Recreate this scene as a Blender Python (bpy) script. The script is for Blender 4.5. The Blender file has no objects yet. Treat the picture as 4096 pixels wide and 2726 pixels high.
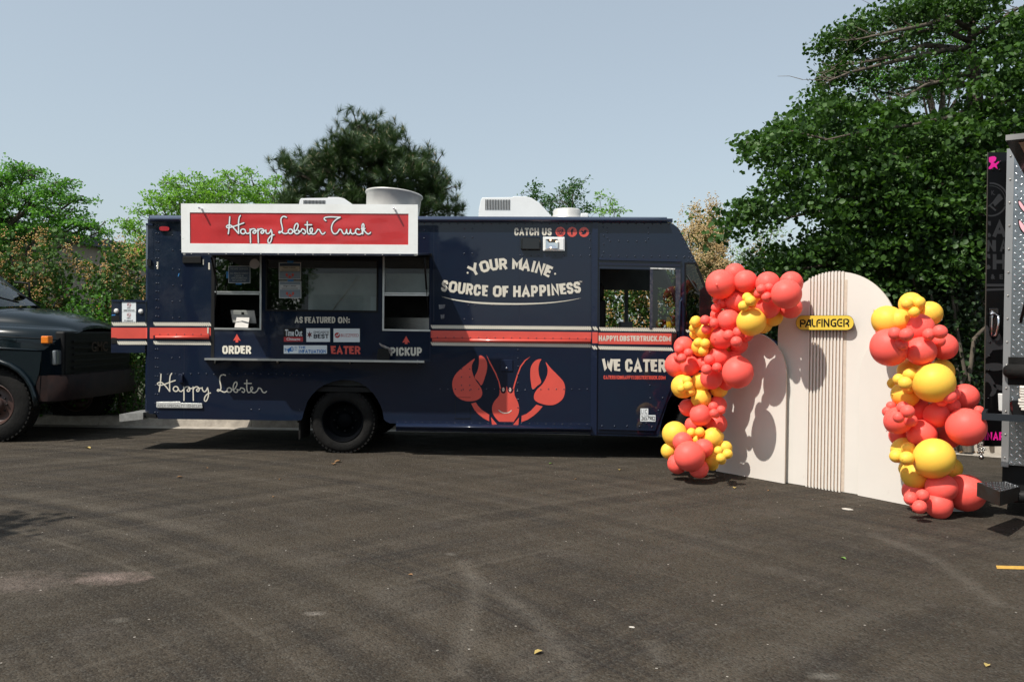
import bpy, bmesh, math, random
import numpy as np
from mathutils import Vector, Matrix
from mathutils.geometry import tessellate_polygon

# ------------------------------------------------------------------ camera, sky, sun
random.seed(7); rng = np.random.default_rng(11)
S = bpy.context.scene; COL = S.collection
F = 3186.0; CX, CY = 2048.0, 1363.0; CAMZ = 1.555
PITCH = math.atan(34/F); ROLL = 0.012
fwd = Vector((0, math.cos(PITCH), -math.sin(PITCH)))
up0 = Vector((0, math.sin(PITCH), math.cos(PITCH)))
rx = Vector((1, 0, 0))
RIGHT = rx*math.cos(ROLL) + up0*math.sin(ROLL)
UP = -rx*math.sin(ROLL) + up0*math.cos(ROLL)
cam_data = bpy.data.cameras.new('camera'); cam = bpy.data.objects.new('camera', cam_data); COL.objects.link(cam)
cam_data.lens = F/4096*36; cam_data.sensor_width = 36; cam_data.clip_end = 2000; cam_data.clip_start = .05
M = Matrix((RIGHT, UP, -fwd)).transposed().to_4x4(); M.translation = (0, 0, CAMZ); cam.matrix_world = M
S.camera = cam
SUN = Vector((1.02, .87, -1.85)).normalized()          # direction the light travels
sd = bpy.data.lights.new('sun', 'SUN'); sd.energy = 3.6; sd.angle = math.radians(.55); sd.color = (1, .95, .87)
so = bpy.data.objects.new('sun', sd); COL.objects.link(so); so.rotation_euler = SUN.to_track_quat('-Z', 'Y').to_euler(); so.location = (-8, -7, 15)
W = bpy.data.worlds.new('World'); S.world = W; W.use_nodes = True
nt = W.node_tree; nt.nodes.clear()
sky = nt.nodes.new('ShaderNodeTexSky'); sky.sky_type = 'NISHITA'; sky.sun_disc = False
sky.sun_elevation = math.asin(-SUN.z); sky.sun_rotation = math.atan2(-SUN.x, -SUN.y)
sky.air_density = 1.2; sky.dust_density = 1.7; sky.ozone_density = 1.1; sky.altitude = 150
bg = nt.nodes.new('ShaderNodeBackground'); bg.inputs[1].default_value = .101
hs = nt.nodes.new('ShaderNodeHueSaturation'); hs.inputs['Saturation'].default_value = .58
wo = nt.nodes.new('ShaderNodeOutputWorld')
tn = nt.nodes.new('ShaderNodeMix'); tn.data_type = 'RGBA'; tn.blend_type = 'MULTIPLY'; tn.inputs[0].default_value = 1; tn.inputs[7].default_value = (1.0, 1.04, 1.01, 1)
nt.links.new(sky.outputs[0], hs.inputs['Color']); nt.links.new(hs.outputs[0], tn.inputs[6]); hz = nt.nodes.new('ShaderNodeMix'); hz.data_type = 'RGBA'; hz.inputs[0].default_value = .5; hz.inputs[7].default_value = (3.12, 3.72, 4.37, 1)   # even summer haze over the whole sky
nt.links.new(tn.outputs[2], hz.inputs[6]); nt.links.new(hz.outputs[2], bg.inputs[0]); nt.links.new(bg.outputs[0], wo.inputs[0])
S.view_settings.view_transform = 'Standard'; S.view_settings.look = 'None'; S.view_settings.gamma = 1
S.view_settings.exposure = 0.58
S.render.engine = 'CYCLES'
S.cycles.max_bounces = 8; S.cycles.transparent_max_bounces = 12

# ------------------------------------------------------------------ helpers
def ray(px, py):
    return RIGHT*((px-CX)/F) + UP*(-(py-CY)/F) + fwd
CAM = Vector((0, 0, CAMZ))
def P(px, py, Y):
    d = ray(px, py); return CAM + d*(Y/d.y)
def G(px, py, z=0.0):
    d = ray(px, py); return CAM + d*((z-CAMZ)/d.z)
class Frame:                                            # a vertical plane that pixels are read onto
    def __init__(s, o, a):                              # o: ground point, a: angle of the plane's x axis
        s.o = Vector(o); s.ex = Vector((math.cos(a), math.sin(a), 0)); s.ey = Vector((-math.sin(a), math.cos(a), 0)); s.a = a
    def __call__(s, px, py, d=0.0):                     # local point on the plane standing d in front
        r = ray(px, py); o = s.o - s.ey*d
        t = (o-CAM).dot(s.ey)/r.dot(s.ey); p = CAM + r*t - s.o
        return Vector((p.dot(s.ex), p.dot(s.ey), p.z))
TR = Frame(G(1370, 1812) + Vector((0, -.06, 0)), math.radians(-2.1))
TR.o.z = 0
T = TR
def K(x0, y0, s):
    return lambda pts: [(x0+p[0]/s, y0+p[1]/s) for p in pts]
def lin(r, g, b):
    f = lambda c: c/12.92 if c <= .04045 else ((c+.055)/1.055)**2.4
    return (f(r/255), f(g/255), f(b/255))

_m = {}
def mat(name, col=(.5,.5,.5), rough=.5, metal=0, coat=0, bump=0, bscale=20, var=0, vscale=4, spec=.5, sss=0, transm=0, col2=None, island=None, transl=0, emit=0, detail=4, obj=True):
    if name in _m: return _m[name]
    m = bpy.data.materials.new(name); m.use_nodes = True; n = m.node_tree.nodes; l = m.node_tree.links
    b = n['Principled BSDF']; b.inputs['Base Color'].default_value = (*col, 1); b.inputs['Roughness'].default_value = rough
    b.inputs['Metallic'].default_value = metal; b.inputs['Coat Weight'].default_value = coat; b.inputs['Coat Roughness'].default_value = .04
    b.inputs['Specular IOR Level'].default_value = spec
    if sss: b.inputs['Subsurface Weight'].default_value = sss; b.inputs['Subsurface Radius'].default_value = (.03, .012, .008); b.inputs['Subsurface Scale'].default_value = 1
    if transm: b.inputs['Transmission Weight'].default_value = transm
    tc = n.new('ShaderNodeTexCoord')
    if var or col2:
        nz = n.new('ShaderNodeTexNoise'); nz.inputs['Scale'].default_value = vscale; nz.inputs['Detail'].default_value = 6; nz.inputs['Roughness'].default_value = .65
        l.new(tc.outputs['Object'], nz.inputs['Vector'])
        mx = n.new('ShaderNodeMix'); mx.data_type = 'RGBA'
        c2 = col2 if col2 else tuple(c*(1-var) for c in col); c1 = col if col2 else tuple(min(1, c*(1+var)) for c in col)
        mx.inputs[6].default_value = (*c1, 1); mx.inputs[7].default_value = (*c2, 1)
        mr = n.new('ShaderNodeMapRange'); mr.inputs[1].default_value = .35; mr.inputs[2].default_value = .65
        l.new(nz.outputs[0], mr.inputs[0]); l.new(mr.outputs[0], mx.inputs[0]); l.new(mx.outputs[2], b.inputs['Base Color'])
    if island:
        g = n.new('ShaderNodeNewGeometry'); cr = n.new('ShaderNodeValToRGB'); e = cr.color_ramp.elements
        e[0].color = (*island[0], 1); e[1].color = (*island[-1], 1)
        for i, c in enumerate(island[1:-1]): x = e.new((i+1)/(len(island)-1)); x.color = (*c, 1)
        l.new(g.outputs['Random Per Island'], cr.inputs[0]); l.new(cr.outputs[0], b.inputs['Base Color'])
        if transl:
            tr = n.new('ShaderNodeBsdfTranslucent'); ms = n.new('ShaderNodeMixShader'); ms.inputs[0].default_value = transl
            gm = n.new('ShaderNodeMix'); gm.data_type = 'RGBA'; gm.blend_type = 'MULTIPLY'; gm.inputs[0].default_value = 1; gm.inputs[7].default_value = (1.5, 1.7, .7, 1)
            l.new(cr.outputs[0], gm.inputs[6]); l.new(gm.outputs[2], tr.inputs[0])
            l.new(b.outputs[0], ms.inputs[1]); l.new(tr.outputs[0], ms.inputs[2]); l.new(ms.outputs[0], n['Material Output'].inputs[0])
    if bump:
        nb = n.new('ShaderNodeTexNoise'); nb.inputs['Scale'].default_value = bscale; nb.inputs['Detail'].default_value = detail
        bp = n.new('ShaderNodeBump'); bp.inputs['Strength'].default_value = bump; bp.inputs['Distance'].default_value = .02
        l.new(tc.outputs['Object'], nb.inputs['Vector']); l.new(nb.outputs[0], bp.inputs['Height']); l.new(bp.outputs[0], b.inputs['Normal'])
        if coat: l.new(bp.outputs[0], b.inputs['Coat Normal'])
    if emit: b.inputs['Emission Color'].default_value = (*col, 1); b.inputs['Emission Strength'].default_value = emit
    _m[name] = m; return m
def glassmat(name, tint=(.6,.66,.64), refl=1.0, alpha=.95, ior=1.6):
    m = bpy.data.materials.new(name); m.use_nodes = True; n = m.node_tree.nodes; l = m.node_tree.links; n.remove(n['Principled BSDF'])
    t = n.new('ShaderNodeBsdfTransparent'); t.inputs[0].default_value = (*[c*alpha for c in tint], 1)
    g = n.new('ShaderNodeBsdfGlossy'); g.inputs['Roughness'].default_value = .015; g.inputs[0].default_value = (refl, refl, refl, 1)
    fr = n.new('ShaderNodeFresnel'); fr.inputs[0].default_value = ior
    ms = n.new('ShaderNodeMixShader'); l.new(fr.outputs[0], ms.inputs[0]); l.new(t.outputs[0], ms.inputs[1]); l.new(g.outputs[0], ms.inputs[2])
    l.new(ms.outputs[0], n['Material Output'].inputs[0]); return m

def speckle(m, col, scale, thr, amt=.7, stretch=(1, 1, 1)):   # scuffs and specks with a shape of their own
    n = m.node_tree.nodes; l = m.node_tree.links; b = n['Principled BSDF']; tc = n.new('ShaderNodeTexCoord'); mp = n.new('ShaderNodeMapping'); mp.inputs['Scale'].default_value = stretch
    l.new(tc.outputs['Object'], mp.inputs[0]); q = n.new('ShaderNodeTexNoise'); q.inputs['Scale'].default_value = scale; q.inputs['Detail'].default_value = 8; q.inputs['Roughness'].default_value = .72; l.new(mp.outputs[0], q.inputs['Vector'])
    r = n.new('ShaderNodeMapRange'); r.inputs[1].default_value = thr; r.inputs[2].default_value = thr+.05; r.inputs[4].default_value = amt; l.new(q.outputs[0], r.inputs[0])
    mx = n.new('ShaderNodeMix'); mx.data_type = 'RGBA'; mx.inputs[7].default_value = (*col, 1); src = b.inputs['Base Color'].links
    if src: l.new(src[0].from_socket, mx.inputs[6])
    else: mx.inputs[6].default_value = b.inputs['Base Color'].default_value
    l.new(r.outputs[0], mx.inputs[0]); l.new(mx.outputs[2], b.inputs['Base Color'])
class MB:
    def __init__(s): s.v = []; s.f = []; s.m = []; s.sm = []
    def add(s, vs, fs, m=0, smooth=False):
        o = len(s.v); s.v += [tuple(v) for v in vs]
        for f in fs: s.f.append(tuple(i+o for i in f)); s.m.append(m); s.sm.append(smooth)
        return s
    def box(s, a, b, m=0, R=None):
        (x0, y0, z0), (x1, y1, z1) = a, b
        vs = [Vector(p) for p in ((x0,y0,z0),(x1,y0,z0),(x1,y1,z0),(x0,y1,z0),(x0,y0,z1),(x1,y0,z1),(x1,y1,z1),(x0,y1,z1))]
        if R is not None: vs = [R @ v for v in vs]
        return s.add(vs, [(0,3,2,1),(4,5,6,7),(0,1,5,4),(1,2,6,5),(2,3,7,6),(3,0,4,7)], m)
    def hexa(s, q0, q1, m=0):                        # two quads joined
        return s.add(list(q0)+list(q1), [(0,1,2,3),(7,6,5,4),(0,4,5,1),(1,5,6,2),(2,6,7,3),(3,7,4,0)], m)
    def tube(s, pts, r, n=8, m=0, caps=True):
        pts = [Vector(p) for p in pts]; rs = r if hasattr(r, '__len__') else [r]*len(pts)
        o = len(s.v); vs = []; prev = None
        for i, p in enumerate(pts):
            d = (pts[min(i+1, len(pts)-1)] - pts[max(i-1, 0)]); d = d.normalized() if d.length > 1e-9 else Vector((0,0,1))
            if prev is None: a = d.orthogonal().normalized()
            else: a = (prev - d*prev.dot(d)); a = a.normalized() if a.length > 1e-6 else d.orthogonal().normalized()
            prev = a; b = d.cross(a)
            for k in range(n): t = 2*math.pi*k/n; vs.append(p + (a*math.cos(t)+b*math.sin(t))*rs[i])
        fs = [(i*n+k, i*n+(k+1)%n, (i+1)*n+(k+1)%n, (i+1)*n+k) for i in range(len(pts)-1) for k in range(n)]
        s.add(vs, fs, m, True)
        if caps: s.add([vs[k] for k in range(n)], [tuple(range(n))[::-1]], m); s.add(vs[-n:], [tuple(range(n))], m)
        return s
    def lathe(s, prof, c, axis='y', n=32, m=0, smooth=True):   # prof: (radius, along axis)
        c = Vector(c); vs = []
        for r, h in prof:
            for k in range(n):
                t = 2*math.pi*k/n; a, b = r*math.cos(t), r*math.sin(t)
                vs.append(c + (Vector((a, h, b)) if axis == 'y' else Vector((a, b, h)) if axis == 'z' else Vector((h, a, b))))
        s.add(vs, [(i*n+k, i*n+(k+1)%n, (i+1)*n+(k+1)%n, (i+1)*n+k) for i in range(len(prof)-1) for k in range(n)], m, smooth); return s
    def prism(s, loops, fn, d0, d1, m=0, ms=None):   # loops of 2D points (outer, holes); fn(x,y,d)->3D; d0 front, d1 back
        L = [[Vector((p[0], p[1], 0)) for p in lp] for lp in loops]
        flat = [p for lp in L for p in lp]; tris = tessellate_polygon(L)
        fr = [fn(p.x, p.y, d0) for p in flat]; s.add(fr, [tuple(t) for t in tris], m)
        if d1 is not None and d1 != d0:
            bk = [fn(p.x, p.y, d1) for p in flat]; s.add(bk, [tuple(t)[::-1] for t in tris], m)
            o = 0; N = len(flat)
            for lp in L:
                k = len(lp); s.add(fr[o:o+k]+bk[o:o+k], [(i, (i+1)%k, k+(i+1)%k, k+i) for i in range(k)], m if ms is None else ms); o += k
        return s
    def build(s, name, mats, parent=None, loc=None, fix=True, **props):
        me = bpy.data.meshes.new(name); me.from_pydata(s.v, [], s.f)
        if not isinstance(mats, (list, tuple)): mats = [mats]
        for q in mats: me.materials.append(q)
        me.polygons.foreach_set('material_index', s.m); me.polygons.foreach_set('use_smooth', s.sm)
        if fix:
            bm = bmesh.new(); bm.from_mesh(me); bmesh.ops.remove_doubles(bm, verts=bm.verts, dist=1e-5); bmesh.ops.recalc_face_normals(bm, faces=bm.faces); bm.to_mesh(me); bm.free()
        me.update(); o = bpy.data.objects.new(name, me); COL.objects.link(o)
        if parent: o.parent = parent
        if loc: o.location = loc
        for k, v in props.items(): o[k] = v
        return o
def bevel(o, w, seg=2):
    b = o.modifiers.new('bevel', 'BEVEL'); b.width = w; b.segments = seg; b.limit_method = 'ANGLE'; b.angle_limit = math.radians(40); return o
def empty(name, loc=(0,0,0), rz=0, **props):
    o = bpy.data.objects.new(name, None); o.location = loc; o.rotation_euler = (0, 0, rz); o.empty_display_size = .2; COL.objects.link(o)
    for k, v in props.items(): o[k] = v
    return o
def cat(pts, closed=False, n=6):                      # catmull-rom through 2D points
    pts = [Vector((p[0], p[1])) for p in pts]; N = len(pts); out = []
    if N < 3: return [tuple(p) for p in pts]
    for i in range(N if closed else N-1):
        p0 = pts[(i-1) % N] if closed or i > 0 else pts[0]*2-pts[1]; p1 = pts[i]; p2 = pts[(i+1) % N]
        p3 = pts[(i+2) % N] if closed or i+2 < N else pts[-1]*2-pts[-2]
        for k in range(n):
            t = k/n; out.append(tuple(.5*((2*p1)+(p2-p0)*t+(2*p0-5*p1+4*p2-p3)*t*t+(3*p1-p0-3*p2+p3)*t**3)))
    if not closed: out.append(tuple(pts[-1]))
    return out
_rd = [0]
def stroke(mb, pts, w, fn, d, n=6, m=0, smooth=True, closed=False):     # ribbon with round ends, never coplanar with its own crossings
    q = cat(pts, closed, n) if smooth else list(pts)
    if closed: q = q + [q[0]]
    q = [Vector(p) for p in q]; vs = []; st = 1.2e-5
    for i, p in enumerate(q):
        t = q[min(i+1, len(q)-1)] - q[max(i-1, 0)]
        if t.length < 1e-9: t = Vector((1, 0))
        t.normalize(); nn = Vector((-t.y, t.x))
        if not smooth and 0 < i < len(q)-1:
            a = (q[i]-q[i-1]).normalized(); nn = nn/max(.5, nn.dot(Vector((-a.y, a.x))))
        _rd[0] = (_rd[0]+1) % 60; dd = d + st*_rd[0]
        vs.append(fn(*(p+nn*w/2), dd)); vs.append(fn(*(p-nn*w/2), dd))
    mb.add(vs, [(2*i, 2*i+1, 2*i+3, 2*i+2) for i in range(len(q)-1)], m)
    if not closed and smooth:
        for p in (q[0], q[-1]): disc(mb, p, w/2*.99, fn, d + st*random.uniform(61, 90), 10, m)
def disc(mb, c, r, fn, d, n=20, m=0, ry=None):
    ry = ry or r
    mb.add([fn(c[0]+r*math.cos(2*math.pi*k/n), c[1]+ry*math.sin(2*math.pi*k/n), d) for k in range(n)], [tuple(range(n))], m)
def rect(mb, x0, y0, x1, y1, fn, d, m=0, sl=0):
    mb.add([fn(x0, y0, d), fn(x1, y0+sl, d), fn(x1, y1+sl, d), fn(x0, y1, d)], [(0,1,2,3)], m)

BF_ = {'A': (.92, [[(0,0),(.5,1),(1,0)],[(.22,.27),(.78,.27)]]), 'B': (.82, [[(0,0),(0,1)],[(0,1),(.7,1),(1,.86),(1,.68),(.7,.53),(0,.53)],[(.6,.53),(1,.38),(1,.14),(.7,0),(0,0)]]),
'C': (.80, [[(1,.64),(1,.84),(.78,1),(.22,1),(0,.84),(0,.16),(.22,0),(.78,0),(1,.16),(1,.36)]]), 'D': (.86, [[(0,0),(0,1)],[(0,1),(.62,1),(1,.78),(1,.22),(.62,0),(0,0)]]),
'E': (.68, [[(1,1),(0,1),(0,0),(1,0)],[(0,.5),(.85,.5)]]), 'F': (.66, [[(1,1),(0,1),(0,0)],[(0,.48),(.85,.48)]]), 'G': (.84, [[(1,.7),(1,.84),(.78,1),(.22,1),(0,.84),(0,.16),(.22,0),(.78,0),(1,.16),(1,.45),(.62,.45)]]),
'H': (.88, [[(0,0),(0,1)],[(1,0),(1,1)],[(0,.5),(1,.5)]]), 'I': (.30, [[(.5,0),(.5,1)]]), 'K': (.84, [[(0,0),(0,1)],[(1,1),(.12,.45)],[(.35,.6),(1,0)]]), 'L': (.66, [[(0,1),(0,0),(1,0)]]),
'M': (1.12, [[(0,0),(0,1),(.5,.25),(1,1),(1,0)]]), 'N': (.92, [[(0,0),(0,1),(1,0),(1,1)]]), 'O': (.88, [[(.5,1),(.24,1),(0,.84),(0,.16),(.24,0),(.76,0),(1,.16),(1,.84),(.76,1),(.4,1)]]),
'P': (.80, [[(0,0),(0,1)],[(0,1),(.7,1),(1,.86),(1,.56),(.7,.40),(0,.40)]]), 'R': (.84, [[(0,0),(0,1)],[(0,1),(.7,1),(1,.86),(1,.60),(.7,.44),(0,.44)],[(.55,.44),(1,0)]]),
'S': (.78, [[(1,.72),(1,.86),(.78,1),(.22,1),(0,.86),(0,.68),(.22,.55),(.78,.45),(1,.32),(1,.14),(.78,0),(.22,0),(0,.14),(0,.28)]]), 'T': (.76, [[(0,1),(1,1)],[(.5,1),(.5,0)]]), 'U': (.88, [[(0,1),(0,.18),(.24,0),(.76,0),(1,.18),(1,1)]]),
'W': (1.22, [[(0,1),(.25,0),(.5,.75),(.75,0),(1,1)]]), 'Y': (.84, [[(0,1),(.5,.42),(1,1)],[(.5,.42),(.5,0)]]), '.': (.28, [[(.5,0),(.5,.04)]]), ':': (.28, [[(.5,.08),(.5,.12)],[(.5,.62),(.5,.66)]]), ' ': (.30, []), "'": (.25, [[(.5,.85),(.5,1)]]),
'@': (1.0, [[(.7,.3),(.3,.3),(.3,.7),(.7,.7),(.7,.25),(1,.25),(1,.9),(0,.9),(0,0),(.9,0)]])}
def btext(mb, txt, x0, y0, x1, y1, fn, d, wt=.22, sl=0, rot=0, m=0, gap=.13):
    H = y1-y0; w = wt*H; tot = sum(BF_[c][0] for c in txt)+gap*(len(txt)-1); k = (x1-x0)/tot; x = x0; cx, cy = (x0+x1)/2, (y0+y1)/2; c_, s_ = math.cos(rot), math.sin(rot)
    w = min(w, .36*k*.84)
    for c in txt:
        cw = BF_[c][0]*k; L_ = x+w/2; R_ = x+cw-w/2
        if R_ < L_: L_ = R_ = x+cw/2
        for st_ in BF_[c][1]:
            q = [Vector((L_+(R_-L_)*a, y1-w/2-(H-w)*b_)) for a, b_ in st_]
            e0 = (q[0]-q[1]); e1 = (q[-1]-q[-2]); ex_ = 0 if c in 'CGSO' else w/2*.98; q[0] = q[0]+e0.normalized()*ex_; q[-1] = q[-1]+e1.normalized()*ex_
            o = []
            for p in q: px_, py_ = p.x-cx, p.y+sl*(p.x-x0)/(x1-x0)-cy; o.append((cx+px_*c_-py_*s_, cy+px_*s_+py_*c_))
            stroke(mb, o, w, fn, d, smooth=False, m=m)
        x += cw+gap*k
_tc = {}
def glyphs(txt, bold=0.0, sp=1.0):
    key = (txt, bold, sp)
    if key in _tc: return _tc[key]
    c = bpy.data.curves.new('t', 'FONT'); c.body = txt; c.size = 1; c.offset = bold; c.space_character = sp; c.resolution_u = 3; c.fill_mode = 'FRONT'
    o = bpy.data.objects.new('t', c); COL.objects.link(o); bpy.context.view_layer.update()
    me = bpy.data.meshes.new_from_object(o.evaluated_get(bpy.context.evaluated_depsgraph_get()))
    v = [(p.co.x, p.co.y) for p in me.vertices]; f = [tuple(p.vertices) for p in me.polygons]
    COL.objects.unlink(o); bpy.data.objects.remove(o); bpy.data.curves.remove(c); bpy.data.meshes.remove(me)
    _tc[key] = (v, f); return _tc[key]
def text(mb, txt, x0, y0, x1, y1, fn, d, bold=.02, sp=1.0, sl=0, m=0, rot=0, ital=0):
    v, f = glyphs(txt, bold, sp); xs = [p[0] for p in v]; ys = [p[1] for p in v]
    ax, bx, ay, by = min(xs), max(xs), min(ys), max(ys); cx, cy = (x0+x1)/2, (y0+y1)/2; c, s_ = math.cos(rot), math.sin(rot); out = []
    for p in v:
        u = (p[0]-ax)/(bx-ax); w = (p[1]-ay)/max(1e-6, by-ay)
        X = x0+(x1-x0)*u + ital*(w-.5)*(y1-y0) - cx; Y = y1+(y0-y1)*w + sl*u - cy
        out.append(fn(cx+X*c-Y*s_, cy+X*s_+Y*c, d))
    mb.add(out, f, m)
def scat(name, tv, tf, pos, R, sc, mats, parent=None, fm=None, smooth=False, **props):
    tv = np.array(tv, float); N = len(pos); nv = len(tv); sc = np.asarray(sc, float)
    if sc.ndim == 1: sc = sc[:, None].repeat(3, 1)
    V = np.einsum('nij,nkj->nki', R, tv[None]*sc[:, None, :]) + pos[:, None, :]
    k = len(tf[0]); FI = (np.array(tf, int)[None] + (np.arange(N)*nv)[:, None, None]).reshape(-1, k)
    me = bpy.data.meshes.new(name); me.vertices.add(N*nv); me.vertices.foreach_set('co', V.reshape(-1))
    nf = len(FI); me.loops.add(nf*k); me.loops.foreach_set('vertex_index', FI.reshape(-1)); me.polygons.add(nf)
    me.polygons.foreach_set('loop_start', np.arange(nf)*k); me.polygons.foreach_set('loop_total', np.full(nf, k))
    if smooth: me.polygons.foreach_set('use_smooth', np.ones(nf, bool))
    if not isinstance(mats, (list, tuple)): mats = [mats]
    for q in mats: me.materials.append(q)
    me.update(calc_edges=True); o = bpy.data.objects.new(name, me); COL.objects.link(o)
    if parent: o.parent = parent
    for a, b in props.items(): o[a] = b
    return o
def rrot(n, upb=1.0, spread=1.0):                      # random frames, local z biased to the sky
    z = rng.normal(size=(n, 3))*spread + np.array([0, 0, upb]); z /= np.linalg.norm(z, axis=1)[:, None]
    a = rng.normal(size=(n, 3)); x = np.cross(a, z); x /= np.linalg.norm(x, axis=1)[:, None]; y = np.cross(z, x)
    return np.stack([x, y, z], axis=2)
# leaf shapes: rib along +y, folded along it
LEAF_ROUND = ([(0,0,0),(.32,.25,.09),(.44,.62,.12),(0,1,0),(-.44,.62,.12),(-.32,.25,.09)], [(0,1,2,3),(0,3,4,5)])
LEAF_SLIM = ([(0,0,0),(.2,.3,.05),(.2,.65,.06),(0,1,-.04),(-.2,.65,.06),(-.2,.3,.05)], [(0,1,2,3),(0,3,4,5)])
# ------------------------------------------------------------------ materials
NAVY = mat('navy_paint', (.0078,.0148,.031), .4, coat=.85, bump=.09, bscale=2.6, spec=.0, col2=(.0085,.0125,.028), vscale=1.6, detail=2)
NAVY2 = mat('navy_trim_paint', (.0085,.0145,.036), .3, coat=.6, spec=.1, bump=.1, bscale=14)
NAVYFLAT = mat('navy_print', (.006,.010,.026), .4)
CREAM = mat('cream_vinyl', (.62,.58,.49), .38, var=.06, vscale=3)
CORAL = mat('coral_vinyl', (.64,.080,.058), .33, var=.08, vscale=2, coat=.3)
BANNER = mat('red_banner', (.50,.026,.028), .35, var=.14, vscale=1.4, coat=.35)
WHITEP = mat('white_painted_board', (.84,.85,.83), .42, col2=(.74,.745,.72), vscale=2.5, bump=.03)
BLACKG = mat('black_gloss', (.006,.006,.007), .18, coat=.3)
BLACKM = mat('black_matte', (.006,.006,.006), .6, spec=.25)
RUBBER = mat('tyre_rubber', (.009,.0085,.008), .85, spec=.2, bump=.25, bscale=40, var=.4, vscale=6)
ALU = mat('brushed_aluminium', (.62,.62,.60), .33, metal=.85, var=.12, vscale=5, bump=.05, bscale=30)
ALUD = mat('dull_aluminium', (.36,.35,.33), .45, metal=.7, var=.3, vscale=9)
STEEL = mat('stainless', (.5,.49,.47), .25, metal=.95, var=.15, vscale=3)
CHROME = mat('chrome', (.75,.76,.78), .08, metal=1)
GALV = mat('fan_metal', (.62,.60,.56), .4, metal=.3, var=.1, vscale=2.2)
ACW = mat('ac_white', (.78,.79,.78), .35, var=.03)
GLASS = glassmat('window_glass')
GLASSD = glassmat('dark_glass', alpha=.25)
SGLASS = glassmat('serving_glass', ior=2.3)
INT = mat('interior_wall', (.10,.10,.10), .5, var=.3, vscale=2)
INTG = mat('interior_panel', (.55,.56,.55), .5, var=.2, vscale=2)
REDLENS = mat('red_lens', (.35,.012,.02), .25, coat=.5)
WHITEV = mat('white_sticker', (.72,.75,.76), .4)
SILVERP = mat('cast_badge', (.66,.65,.62), .4, metal=.4, bump=.2, bscale=60)
BLUE = mat('blue_print', (.01,.14,.42), .4)
TAPE = mat('blue_tape', (.02,.17,.42), .6)
DRED = mat('dark_red_print', (.42,.03,.035), .4)
PANELW = mat('painted_panel', (.69,.645,.585), .55, var=.025, vscale=1.5, bump=.02)
MDF = mat('raw_mdf', (.40,.31,.235), .8, var=.12, vscale=12)
YEL = mat('sign_yellow', (.72,.52,.06), .4)
CONC = mat('concrete', (.36,.32,.27), .85, var=.22, vscale=7, bump=.35, bscale=35)
BARK = mat('bark', (.13,.105,.08), .9, col2=(.055,.042,.032), vscale=18, bump=.8, bscale=30)
TWIG = mat('twig_bark', (.10,.08,.06), .9, var=.3, vscale=9)

speckle(WHITEP, (.33,.32,.29), 7, .66, .7, (1, 1, 2.2)); speckle(NAVY, (.05,.055,.07), 13, .71, .3, (1.6, 1, .5)); speckle(BANNER, (.33,.02,.02), 5, .66, .5, (.5, 1, 3)); speckle(CORAL, (.30,.12,.11), 14, .69, .5)
speckle(PANELW, (.50,.45,.40), 5, .67, .35, (1, 1, .6)); speckle(CREAM, (.36,.34,.30), 15, .68, .5)
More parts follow.
